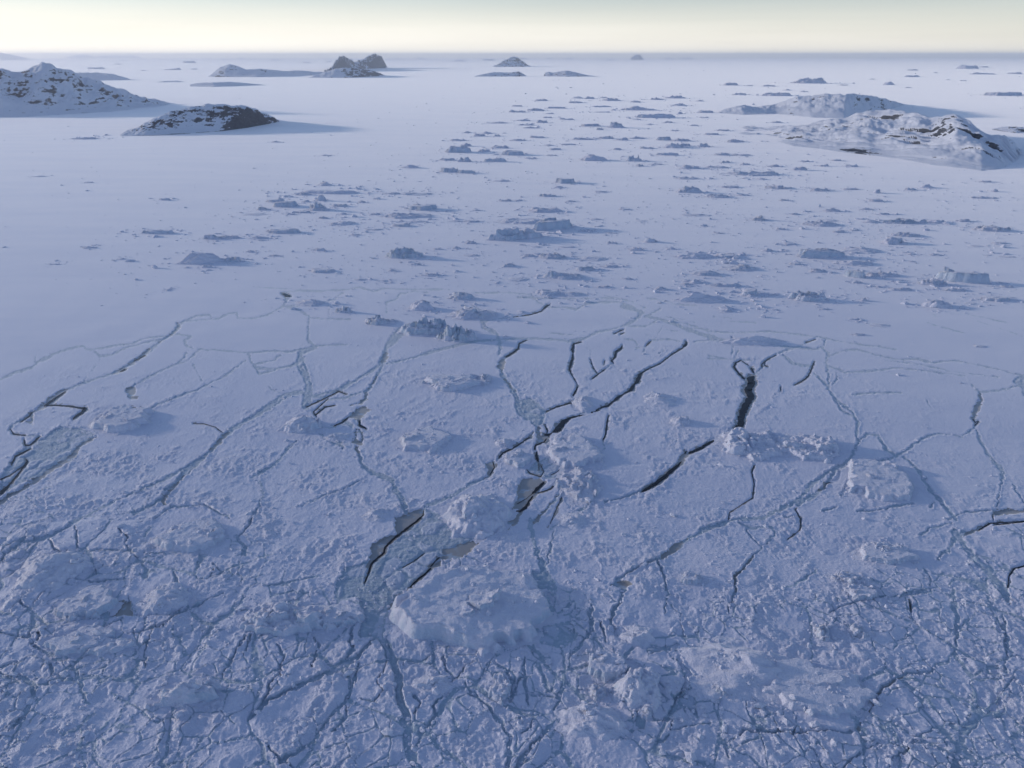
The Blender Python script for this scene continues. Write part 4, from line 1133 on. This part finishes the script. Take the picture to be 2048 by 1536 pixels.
    BERGS.append((x0, x1, yt, yb, style, cx, cy, a, b, Hh))
    return o

ADJ = {"slab": "flat-topped", "ridge": "jagged", "rubble": "crumbled", "dome": "rounded", "drift": "snow-drifted", "cone": "pointed", "bar": "bar-shaped", "bowl": "dished"}
# ---- named bergs: x0, x1, top row, base row, style, label, options
NAMED = [
 # far field
 (1589, 1659, 152, 167, "ridge", "long white jagged iceberg beyond the snowfield island on the right", {}),
 (1770, 1792, 161, 170, "dome", "small blue-grey dome iceberg behind the rear hump of the snowfield island", {}),
 (1447, 1480, 163, 171, "slab", "dark flat iceberg at the far left of the distant right-hand row", {}),
 (1919, 1967, 127, 138, "cone", "sunlit pointed iceberg near the horizon at the right", {}),
 (1985, 2052, 181, 192, "slab", "sunlit flat iceberg at the right edge level with the snowfield island's rear hump", {}),
 (362, 391, 120, 126, "slab", "grey flat iceberg on the horizon above the ridge island", {}),
 (877, 916, 331, 345, "slab", "dark steep-fronted slab iceberg at the lower left end of the crowded iceberg band", {}),
 (913, 954, 337, 347, "bar", "low white bar of ice touching the steep-fronted slab iceberg on its right", {}),
 (890, 942, 286, 306, "slab", "large tilted slab iceberg at the left end of the crowded iceberg band", {}),
 (923, 943, 283, 293, "cone", "sunlit peaked iceberg just behind the large tilted slab iceberg", {}),
 (1001, 1046, 297, 311, "slab", "blocky blue-faced iceberg in the left part of the crowded band", {}),
 (1162, 1212, 304, 322, "dome", "large smooth dome iceberg in the middle of the crowded band", {}),
 (1254, 1289, 307, 323, "ridge", "rugged white iceberg right of the large smooth dome iceberg", {}),
 (1330, 1378, 282, 297, "cone", "broad tent-shaped iceberg in the crowded band left of the snowfield island", {}),
 (1212, 1252, 240, 256, "ridge", "white iceberg with a peak at its left end in the upper crowded band", {"lean": -.3}),
 (1162, 1200, 245, 253, "slab", "smooth grey slab left of the iceberg with a peak at its left end", {}),
 (1244, 1316, 209, 221, "ridge", "long low iceberg with a white left peak near the top of the crowded band", {"lean": -.25}),
 (1312, 1343, 270, 281, "slab", "square boxy iceberg just behind the broad tent-shaped iceberg", {}),
 (1278, 1354, 224, 236, "bar", "long pale bar iceberg at the upper right of the crowded band", {}),
 (913, 942, 310, 324, "ridge", "small spiky dark iceberg below the large tilted slab iceberg", {}),
 (967, 1015, 313, 324, "bar", "long dark low iceberg below the blocky blue-faced iceberg", {}),
 (800, 838, 326, 337, "drift", "pale smooth iceberg alone left of the steep-fronted slab", {}),
 (1108, 1152, 352, 367, "slab", "flat white iceberg alone in open ice below the large smooth dome", {}),
 (1354, 1405, 367, 386, "ridge", "bright sunlit rugged iceberg alone below the crowded band", {"lean": -.2}),
 # left middle field
 (530, 566, 395, 405, "slab", "dark box iceberg standing behind the pale-fronted box iceberg", {}),
 (540, 593, 397, 415, "slab", "pale-fronted long box iceberg in the left middle cluster", {"rot": .18}),
 (588, 712, 376, 388, "bar", "very long narrow strip of ice at the top of the left middle cluster", {}),
 (630, 663, 360, 372, "drift", "small white drifted iceberg at the very top of the left middle cluster", {}),
 (630, 652, 385, 402, "dome", "dark upright tower iceberg below the very long strip of ice", {"ratio": .5}),
 (612, 658, 399, 422, "rubble", "blue crumbled heap of ice under the dark upright tower", {}),
 (653, 708, 438, 451, "drift", "smooth crescent-shaped snow-covered iceberg in the left middle cluster", {"rot": .25}),
 (527, 596, 452, 468, "slab", "large white slab iceberg with a dark right flank at left centre", {}),
 (403, 439, 464, 479, "ridge", "dark blue spiky iceberg left of the large white slab", {"mat": 1}),
 (352, 446, 497, 528, "drift", "long snow-smoothed iceberg with a raised right end at the left", {"rot": .3, "ratio": .4}),
 (446, 480, 509, 524, "ridge", "compact jagged iceberg beside the long snow-smoothed iceberg", {}),
 (277, 345, 456, 468, "bar", "leftmost long low iceberg of the middle field", {}),
 (769, 848, 486, 518, "ridge", "big dark rugged iceberg mound alone left of centre", {"mat": 1, "ratio": .45}),
 (615, 666, 533, 546, "slab", "pale block with a bright left end below the left middle cluster", {}),
 (759, 860, 420, 437, "ridge", "long white-crested iceberg in the centre-left group", {}),
 (817, 873, 404, 421, "slab", "stepped iceberg with a blue left face above the long white-crested one", {}),
 (783, 822, 444, 454, "slab", "small blue-faced slab under the long white-crested iceberg", {}),
 # centre middle field
 (978, 1090, 445, 481, "ridge", "big elongated pale iceberg in the centre of the middle field", {"rot": .25, "ratio": .4}),
 (1060, 1152, 428, 460, "slab", "tilted slab iceberg joined to the right end of the big elongated pale one", {"rot": .3, "ratio": .4}),
 (993, 1088, 432, 449, "bowl", "flat dished ice plate behind the big elongated pale iceberg", {}),
 (1053, 1127, 410, 425, "ridge", "rugged low iceberg at the top of the centre group", {}),
 (1077, 1132, 501, 518, "ridge", "jagged dark-toothed iceberg below the big elongated pale one", {}),
 (1152, 1222, 508, 523, "drift", "smooth whale-shaped snow mound right of the jagged dark-toothed iceberg", {}),
 (1088, 1168, 532, 559, "ridge", "bright sharp-crested iceberg above the upper crack line at centre", {"lean": -.15}),
 (1152, 1194, 528, 542, "ridge", "grey rugged iceberg touching the bright sharp-crested one", {}),
 (1258, 1290, 491, 502, "ridge", "small dark twin-humped iceberg right of centre", {"mat": 1}),
 (1288, 1316, 470, 486, "cone", "small dark pointed iceberg above the dark twin-humped one", {}),
 (1350, 1433, 501, 518, "dome", "broad grey dome iceberg at centre right", {"ratio": .4}),
 (1432, 1482, 503, 516, "slab", "grey slab iceberg on the right end of the broad grey dome", {}),
 (1446, 1523, 524, 543, "rubble", "wide bed of crumbled ice blocks at centre right", {}),
 (1384, 1440, 536, 552, "slab", "pale iceberg with a bright left face left of the bed of crumbled blocks", {}),
 (1381, 1407, 553, 568, "cone", "small bright wedge of ice under the pale bright-faced iceberg", {}),
 (1422, 1484, 562, 574, "bar", "dark-fronted low slab right of the small bright wedge", {}),
 (1480, 1524, 573, 592, "slab", "upturned iceberg plate with a thin bright fin on its left", {"rot": .2}),
 (1349, 1470, 577, 606, "drift", "wide smooth snow drift mound left of the upturned iceberg plate", {"ratio": .3}),
 (1504, 1539, 428, 442, "rubble", "blue heaped iceberg right of the open area", {"mat": 1}),
 (1073, 1124, 574, 591, "slab", "twin-block iceberg right beside the upper crack line", {}),
 # right middle field
 (1600, 1698, 489, 517, "slab", "big white slab iceberg with a sunlit left end at right", {"ratio": .35, "lean": -.15}),
 (1690, 1772, 488, 508, "drift", "snow-drifted tail iceberg on the right end of the big white slab", {}),
 (1694, 1734, 533, 556, "slab", "bright sunlit leaning block below the big white slab", {"rot": -.5, "ratio": .5}),
 (1680, 1756, 512, 533, "drift", "low grey ice mound between the big white slab and the sunlit leaning block", {}),
 (1741, 1807, 538, 555, "ridge", "flat rugged iceberg right of the sunlit leaning block", {}),
 (1586, 1664, 573, 604, "ridge", "bright white twin-lumped iceberg alone at lower right", {"lean": -.2}),
 (1880, 1978, 530, 566, "slab", "long pale iceberg ramp descending to the right near the right edge", {"rot": -.35, "ratio": .3}),
 (1845, 1903, 553, 572, "ridge", "lumpy white iceberg left of the long pale ramp", {}),
 (1855, 1912, 592, 617, "dome", "dark-sided rounded iceberg below the long pale ramp", {"mat": 1}),
 (1972, 2026, 588, 603, "slab", "dark low slab at the right edge below the long pale ramp", {}),
 (1770, 1820, 466, 490, "cone", "wedge iceberg with a white sloping face and dark left side", {}),
 (1790, 1846, 459, 474, "ridge", "grey rugged iceberg behind the wedge iceberg", {}),
 (1773, 1860, 433, 448, "rubble", "dark teal line of broken blocks at upper right", {"mat": 1, "ratio": .25}),
 (1726, 1768, 436, 447, "drift", "pale low mound at the left end of the dark teal line of blocks", {}),
 (1861, 1903, 435, 448, "cone", "grey wedge at the right end of the dark teal line of blocks", {}),
 (1958, 2026, 446, 464, "rubble", "sprawling crumbled iceberg near the right edge", {}),
 (1612, 1690, 437, 453, "ridge", "low iceberg with a bright left lump above the big white slab", {"lean": -.2}),
 (1747, 1764, 375, 387, "cone", "tiny brilliantly sunlit pyramid of ice at upper right", {}),
 (1524, 1549, 493, 504, "cone", "tiny sunlit cone of ice left of the big white slab", {}),
 (1471, 1562, 338, 352, "ridge", "long broken iceberg below the snowfield island's near shore", {}),
 (1584, 1617, 330, 341, "ridge", "dark jagged iceberg close under the snowfield island's left tip", {}),
 (1533, 1592, 366, 379, "rubble", "crumbled pale iceberg cluster below the snowfield island", {}),
 # along the crack line
 (797, 900, 622, 672, "ridge", "dark craggy left half of the large rubble iceberg on the crack line", {"mat": 1, "res": 1.3}),
 (870, 952, 632, 684, "rubble", "blue-grey right half of the large rubble iceberg on the crack line", {"mat": 1, "res": 1.3}),
 (728, 790, 622, 650, "rubble", "low crumbled blue ice left of the large rubble iceberg", {}),
 (888, 992, 603, 640, "rubble", "pale crumbled iceberg behind the large rubble iceberg", {}),
 (818, 868, 592, 622, "drift", "white drifted iceberg behind the large rubble iceberg", {}),
 (898, 950, 577, 600, "ridge", "blue jagged iceberg on the uppermost crack behind the pale crumbled one", {}),
 (585, 648, 590, 613, "drift", "smooth snow mound enclosed by cracks at the upper left floe", {}),
 (670, 702, 604, 626, "rubble", "small loose ice heap right of the enclosed smooth snow mound", {}),
 (1115, 1170, 578, 594, "drift", "low snow hump right of the twin-block iceberg", {}),
 (1442, 1574, 660, 692, "drift", "wide low snow mound behind the top of the widest dark lead", {"ratio": .35}),
]
FRONT = [
 # x0, x1, far rim row, base row, style, height m, label, options
 (548, 634, 824, 872, "cone", 13, "steep white ridge-backed iceberg left of centre", {"res": 1.2}),
 (792, 898, 852, 908, "slab", 8, "flat-topped snow slab with a pale left wall left of the central leads", {}),
 (846, 962, 744, 784, "slab", 9, "smooth snow slab with a bright pointed left tip", {"lean": -.1}),
 (952, 982, 742, 774, "ridge", 7, "small white knobbly iceberg on the right end of the bright-tipped slab", {}),
 (150, 272, 808, 870, "slab", 10, "broad iceberg with a dark steep right side near the left grey lead", {"lean": .1, "rot": .15}),
 (878, 1022, 972, 1076, "dome", 16, "largest smooth rounded iceberg between the central grey leads", {"res": 1.2}),
 (790, 1104, 1116, 1312, "slab", 17, "largest foreground ice plate with a rubble-strewn crest below the central leads", {"lean": -.18, "res": 1.3, "ratio": .8}),
 (1456, 1600, 848, 926, "ridge", 13, "bright blue-tinged iceberg at the lower end of the widest dark lead", {"res": 1.3}),
 (1572, 1704, 854, 926, "ridge", 13, "white hollowed iceberg with curled crests right of the widest dark lead", {"res": 1.3}),
 (1722, 1866, 916, 1010, "slab", 9, "long ice slab with a sunlit left wall and blue right end", {"rot": -.55, "ratio": .5}),
 (1098, 1212, 862, 938, "slab", 8, "flat ice plate with a bright left wall beside the dark pond", {"lean": -.1}),
 (1118, 1214, 928, 1006, "rubble", 9, "lumpy crumbled iceberg below the flat plate beside the dark pond", {}),
 (1228, 1340, 1318, 1426, "dome", 16, "smooth striped iceberg with a steep pale left face in the bottom centre", {"res": 1.2, "rot": -.35}),
 (1178, 1262, 1298, 1364, "slab", 10, "upright pale block behind the smooth striped iceberg", {}),
 (1116, 1268, 1394, 1484, "drift", 9, "long smooth snow mound at the bottom centre", {"rot": -.2}),
 (1366, 1660, 1262, 1420, "drift", 11, "wide low snow plate at the bottom right strewn with boulders", {"ratio": .6, "rot": -.2}),
 (1540, 1762, 1310, 1440, "slab", 6, "ridged plate edge above the dark bend of the bottom right crack", {}),
 (-8, 134, 1086, 1188, "dome", 14, "rounded iceberg with bright diagonal ridges at the left edge", {}),
 (298, 440, 1036, 1110, "slab", 8, "tilted snow plate with a raised left edge at lower left", {}),
 (98, 216, 1172, 1242, "slab", 8, "dark-fronted tilted floe block at lower left", {"rot": .2}),
 (256, 358, 1158, 1238, "dome", 8, "lumpy snow-covered floe among the slush at lower left", {}),
 (452, 646, 1186, 1280, "ridge", 14, "large two-lobed iceberg with smooth dark faces at lower left", {"res": 1.2}),
 (298, 442, 1348, 1420, "cone", 15, "tent-shaped iceberg with a broad dark face at bottom left", {}),
 (76, 216, 1246, 1310, "slab", 7, "long leaning floe with a pale crest at lower left", {"rot": .3}),
 (158, 256, 1272, 1314, "bar", 6, "narrow dark-fronted ice ridge right of the long leaning floe", {"rot": .2}),
 (612, 722, 1204, 1258, "slab", 8, "ice block with a brilliant white crest beside the two-lobed iceberg", {"rot": .12}),
 (976, 1022, 1340, 1412, "bar", 7, "upright curved bar of ice at the bottom centre", {"ratio": 1.4}),
 (1236, 1326, 1238, 1300, "drift", 8, "smooth snow-covered iceberg above the smooth striped one", {}),
 (812, 914, 1340, 1392, "drift", 6, "low pillow-shaped floe below the largest foreground plate", {}),
 (1342, 1390, 828, 854, "cone", 8, "small tent-shaped snow block alone at centre right", {}),
 (1728, 1842, 1082, 1132, "slab", 7, "rough-edged flat iceberg at right with a pale left corner", {}),
 (1694, 1768, 1164, 1204, "slab", 7, "smooth grey ice block under the boulder heap at right", {}),
 (1674, 1762, 1134, 1178, "rubble", 6, "heap of white ice boulders behind the smooth grey block at right", {}),
 (1364, 1410, 1142, 1172, "slab", 6, "small block with a bright left edge alone at lower right", {}),
 (1636, 1670, 1238, 1286, "ridge", 8, "brightest pinkish white ice lumps on the bottom right plate", {}),
 (1706, 1760, 1242, 1290, "ridge", 6, "rough white ice spine right of the pinkish white lumps", {"rot": -.8}),
 (1008, 1064, 898, 936, "slab", 7, "small pale iceberg left of the flat plate beside the dark pond", {}),
 (990, 1024, 872, 896, "dome", 5, "tiny rounded ice lump at the left bank of the dark pond", {}),
 (1292, 1362, 780, 816, "drift", 6, "pair of snow hummocks below the jagged middle lead", {}),
 (1150, 1192, 786, 826, "drift", 6, "low snow hummock left of the jagged middle lead", {}),
 (1278, 1310, 1398, 1440, "ridge", 6, "rough boulder of ice at the lower left foot of the striped iceberg", {}),
 (1180, 1216, 1362, 1400, "ridge", 7, "round craggy ice boulder left of the striped iceberg", {}),
 (1224, 1256, 1368, 1410, "dome", 6, "oval smooth-topped ice boulder below the upright pale block", {}),
 (644, 700, 860, 884, "drift", 5, "low dark-sided snow mound right of the steep ridge-backed iceberg", {}),
 (1480, 1540, 1340, 1380, "ridge", 6, "dark bouldery heap on the bottom right plate", {}),
 (1420, 1470, 1360, 1410, "rubble", 6, "white boulder heap left of the bottom right plate's dark heap", {}),
 (1120, 1180, 1020, 1060, "drift", 4, "faint snow swell below the lumpy crumbled iceberg", {}),
 (720, 780, 1010, 1046, "drift", 5, "snow hummock left of the central grey lead", {}),
]
MATS = {0: M_BERG, 1: M_BERG_DARK, 2: M_BERG_SNOW}
def place(t, seed):
    x0, x1, yt, yb, style, label, op = t
    op = dict(op); mi = op.pop("mat", 2 if style in ("drift",) else 0)
    return tag(berg_mesh(x0, x1, yt, yb, style, seed, mat=MATS[mi], **op), label, "iceberg")
for i, t in enumerate(NAMED):
    place(t, 100 + i * 7)
for i, (x0, x1, yt, yb, style, hg, label, op) in enumerate(FRONT):
    op = dict(op); op["hgt"] = hg * 0.78
    place((x0, x1, yt, yb, style, label, op), 900 + i * 7)

# ---- the smaller bergs: field, then x0-x1,base row[,height px][style letter]
STY = {"s": "slab", "r": "ridge", "u": "rubble", "d": "dome", "w": "drift", "c": "cone", "b": "bar"}
FIELDS = [
 ("distant icebergs near the horizon", "tiny distant iceberg specks scattered under the horizon haze",
  "226-241,129 171-205,138 277-294,142 328-359,140 379-396,139 786-803,119 830-851,117 965-990,121 1034-1055,116 904-932,123 240-250,121 440-452,120 470-490,118 540-560,121 604-622,126 650-662,124 700-712,119 1090-1110,118 1130-1150,115 1210-1230,121 1330-1350,112 1360-1385,110 1765-1775,104.5"),
 ("white icebergs far behind the snowfield island", "small white iceberg on the far ice between the snowfield island and horizon",
  "1491-1507,172 1524-1553,173 1678-1697,171 1739-1753,159 1816-1838,141 1813-1843,154 1891-1903,160 1946-1997,149 2018-2050,148 1567-1587,181 1466-1495,190 1527-1587,192,9r 1960-1980,135 1865-1880,146 1920-1935,162 1810-1826,176 1600-1618,184"),
 ("icebergs of the upper crowded band", "small low iceberg in the upper half of the crowded iceberg band",
  "1070-1097,202 1169-1190,198,7c 1200-1215,196 1183-1224,214,4b 1097-1135,217,5b 1015-1053,225,6r 1053-1090,222 1090-1109,228 1354-1366,228,6c 1186-1227,225,3b 1343-1378,212 971-1015,247,5r 1032-1060,242,6r 1073-1097,246,8r 1036-1070,251,5 1046-1082,257,5r 1193-1208,260,6 1143-1170,197 1205-1245,202 1260-1285,205 1300-1330,200 1330-1372,197 1140-1165,206 1025-1045,213 1390-1412,203 1395-1430,226 1400-1420,236 1325-1350,246 1380-1400,252 1085-1105,236 1115-1150,240,5r 1290-1310,250 1342-1362,262 1265-1280,240"),
 ("icebergs of the lower crowded band", "small rough iceberg in the lower half of the crowded iceberg band",
  "964-986,268,7 943-971,273,7r 988-1003,273,6 923-943,266,5 899-933,282,6r 1018-1053,282,6r 1145-1186,280,7r 1193-1230,278,8r 1234-1258,281,8r 1258-1295,278,6r 1343-1384,283,8 1398-1418,294,11r 1456-1475,285,8r 954-981,304,8r 978-1018,297,9r 1121-1155,290,4b 1271-1289,333,8u 1311-1360,311,8b 1434-1453,310,6 1280-1310,298,7r 877-909,321,7 1108-1128,376,6w 1357-1401,359,8r 1360-1398,338,11c 1439-1463,326,7 1412-1463,337,7r 1368-1400,338,9r 1348-1386,293,9r 1399-1421,294,10r 1457-1492,284,8r 1432-1464,311,8r 1464-1505,312,6 1536-1562,334,7 1640-1660,333,7r 1666-1686,322,5 1693-1719,334,8r 1500-1560,349,8r 1540-1567,246,5 1448-1500,349,8 1513-1536,360,6w 1100-1122,300,6 1060-1090,276,6 1085-1110,292,5 1048-1075,318,5 1300-1330,330,5 1090-1115,312,4 1225-1245,300,6 1408-1440,270,6 1436-1462,262,5 1490-1512,262,5 1480-1500,330,6 1600-1622,324,5"),
 ("icebergs of the centre field", "small iceberg in the loose field between the crowded band and the crack line",
  "984-1022,364,7w 998-1024,403,7 1032-1046,402,5 1078-1114,394,9r 800-865,391,8r 943-962,422,5 769-800,389,6 1412-1463,396,11r 1473-1505,392,6 1443-1480,376,7 925-958,445,7 892-925,445,7 863-885,500,6 903-923,498,8 930-953,488,10r 926-960,514,8w 1214-1234,488,8r 1046-1073,514,9r 1005-1032,534,11r 1008-1060,564,12w 1200-1241,536,9r 1244-1268,560,7r 1186-1223,577,9r 1309-1338,581,12r 1360-1386,571,8u 1333-1355,500,8 1364-1425,433,8r 1400-1415,453,7r 1428-1452,468,6 1494-1514,595,10w 1536-1562,592,8u 841-879,553,10r 819-841,531,8r 773-793,544,9w 704-732,562,8w 749-778,565,7w 1130-1152,404,5 1190-1215,385,5 1240-1262,420,5 1270-1300,444,5 1180-1205,440,5 1165-1190,462,5 1210-1240,468,5 728-766,461,6 820-855,445,6 1118-1150,496,6 1060-1085,496,6w"),
 ("icebergs of the left field", "small iceberg on the smooth ice left of the centre-left group",
  "509-537,421,10u 479-533,432,7w 588-622,391,9r 660-697,414,9r 715-732,406,7 677-694,430,7c 636-656,438,8u 439-479,478,11r 494-532,479,11w 400-424,536,9r 540-560,513,6r 626-650,502,9r 489-508,505,7 313-339,401,7 133-190,279,7r 206-216,271,4 540-560,285,5 640-665,312,4 600-622,405,7 570-590,430,6 590-618,426,6 160-192,497,7r 228-250,520,6 90-118,530,5 60-90,354,4 170-185,366,4 330-344,580,5 740-760,430,6 700-720,471,5 668-690,452,5"),
 ("icebergs of the right field", "small iceberg scattered on the smooth ice of the right half",
  "1625-1665,383,10r 1843-1875,377,12w 1811-1838,381,8r 1741-1773,404,9 1985-2000,384,9c 1952-2005,398,8r 1637-1643,414,8c 1650-1688,424,11r 1635-1688,445,8w 1914-1946,444,9 1621-1656,545,12r 1662-1690,540,6 1779-1829,583,12r 1706-1726,567,8 1893-1940,584,11r 1720-1738,603,11u 1665-1695,466,8 1700-1720,462,5 1990-2018,488,6 1940-1975,495,7 2000-2040,516,5 1860-1890,512,7 1815-1835,510,6 1750-1775,576,7 1690-1720,380,6 1960-1990,365,6 1720-1750,420,6r 1760-1785,430,7 1560-1580,402,6 1580-1602,430,6 1552-1575,460,7 1570-1590,490,6 1580-1605,530,7 1930-1960,610,6 2005-2030,576,7 1640-1660,620,6 1745-1790,655,10w 1705-1735,672,9r 1950-1975,695,7 1700-1722,640,6 1540-1562,622,7 1440-1470,625,9"),
]
for fi, (grp, lab, spec) in enumerate(FIELDS):
    for k, tok in enumerate(spec.split()):
        xs, yb, *rest = tok.split(',')
        x0, x1 = (float(v) for v in xs.split('-')); yb = float(yb)
        hp, st = None, "srrwusr"[(k * 5 + fi) % 7]
        if rest:
            r = rest[0]
            if r[-1].isalpha(): st = r[-1]; r = r[:-1]
            hp = float(r)
        if hp is None:
            hp = np.clip((x1 - x0) * 0.20, 2.5, 8) if yb > 180 else np.clip((x1 - x0) * .16, 2.2, 5)
        seed = 3000 + fi * 211 + k * 3
        if yb < 118:
            yb = 118.5
        o = berg_mesh(x0, x1, yb - hp, yb, STY[st], seed, res=1.25, mat=M_BERG_SNOW if st == "w" else (M_BERG_DARK if seed % 5 == 0 else M_BERG))
        tag(o, lab, "iceberg", grp)
print("bergs", len(BERGS))

# ------------------------------------------------------------------ broken ice nobody could count
rs = np.random.default_rng(77)
P, S = [], []
for (x0, x1, yt, yb, style, cx, cy, a, b, Hh) in BERGS:            # debris round each berg of the middle field
    if yb > 640 or yb < 150: continue
    n = int(6 + (x1 - x0) * 0.55)
    t = rs.uniform(0, 6.28, n); r = 1.1 + rs.exponential(.55, n)
    P.append(np.stack([cx + a * r * np.cos(t) * 1.15, cy + (b + a * .5) * r * np.sin(t)], 1)); S.append(np.clip(rs.lognormal(0.15, .55, n), .5, 5) * (0.75 + yb * 0 + a / 45))
n = 8500                                                            # loose lumps over the open ice, thicker where the bergs are
px = rs.uniform(-60, 2110, n); py = 118 + 500 * rs.beta(1.1, 1.15, n)
dens = np.clip(grid_mask([0, 300, 600, 850, 1100, 1400, 1700, 2048], [118, 200, 260, 330, 430, 520, 600], 
   [[.05, .05, .05, .1, .15, .15, .1, .1], [.03, .03, .03, .2, .7, .6, .2, .25], [.05, .05, .1, .6, 1, 1, .3, .1], [.10, .14, .25, .5, .7, .9, .7, .3], [.08, .2, .5, .7, .7, .8, .8, .8], [.10, .25, .5, .7, .8, .9, .9, .8], [.06, .08, .15, .4, .5, .6, .7, .6]], px, py), 0, 1)
k = rs.uniform(0, 1, n) < dens
px, py = px[k], py[k]
Yk = row_y(py); P.append(np.stack([(px - CX) / F_PX * (Yk * CT + CAM_H * ST), Yk], 1))
S.append(np.clip(rs.lognormal(0.0, .6, k.sum()), .4, 5) * (0.62 + Yk / 2900))
P = np.concatenate(P); S = np.concatenate(S)
scatter("brash_ice", np.concatenate([P, np.zeros((len(P), 1))], 1), S, .55, -0.1, M_RUBBLE, 5)
# blocks and boulders of the hummocked ice nearer by
n = 46000
px = rs.uniform(-110, 2160, n); py = 600 + 960 * rs.uniform(0, 1, n) ** 0.85
X, Y = (px - CX) / F_PX * (row_y(py) * CT + CAM_H * ST), row_y(py)
rgh = grid_mask(RX, RY, ROUGH, px, py)
cs, ns, ws = sdf_at(crk, px, py), sdf_at(nil, px, py), sdf_at(wat, px, py)
pat = sstep(-.1, .6, fbm(X / 38, Y / 50, 161, 2))
pr = 0.36 * rgh * (0.12 + 0.88 * pat) + 0.30 * (np.abs(cs) < 3.5) * np.clip(rgh * 3 + .15, 0, 1)
pr = np.where((ns < 0) | (ws < 2), 0.01, pr)
k = rs.uniform(0, 1, n) < pr
X, Y = X[k], Y[k]
S = np.clip(rs.lognormal(-0.3, .5, k.sum()), .3, 3.2)
PB = np.stack([X, Y, ice_height(X, Y)], 1)
scatter("ice_rubble", PB, S, .7, -0.05, M_RUBBLE, 6)
# ------------------------------------------------------------------ cold air over the ice: far land fades into it
hz = bpy.data.materials.new("cold_haze"); hz.use_nodes = True
ht = hz.node_tree; ht.nodes.clear()
ho = ht.nodes.new("ShaderNodeOutputMaterial"); hv = ht.nodes.new("ShaderNodeVolumePrincipled")
hv.inputs["Color"].default_value = (*HAZE_COLOR, 1); hv.inputs["Density"].default_value = HAZE_DENSITY; hv.inputs["Anisotropy"].default_value = 0.75
ht.links.new(hv.outputs[0], ho.inputs["Volume"])
b0, b1 = -5.0, 560.0
S = 1.2e5
hverts = np.array([[sx * S, sy * S, z] for z in (b0, b1) for sx, sy in ((-1, -1), (1, -1), (1, 1), (-1, 1))])
haze = mesh_obj("haze", hverts, np.array([[3, 2, 1, 0], [4, 5, 6, 7], [0, 1, 5, 4], [1, 2, 6, 5], [2, 3, 7, 6], [3, 0, 4, 7]]), hz, False)
haze["kind"] = "stuff"
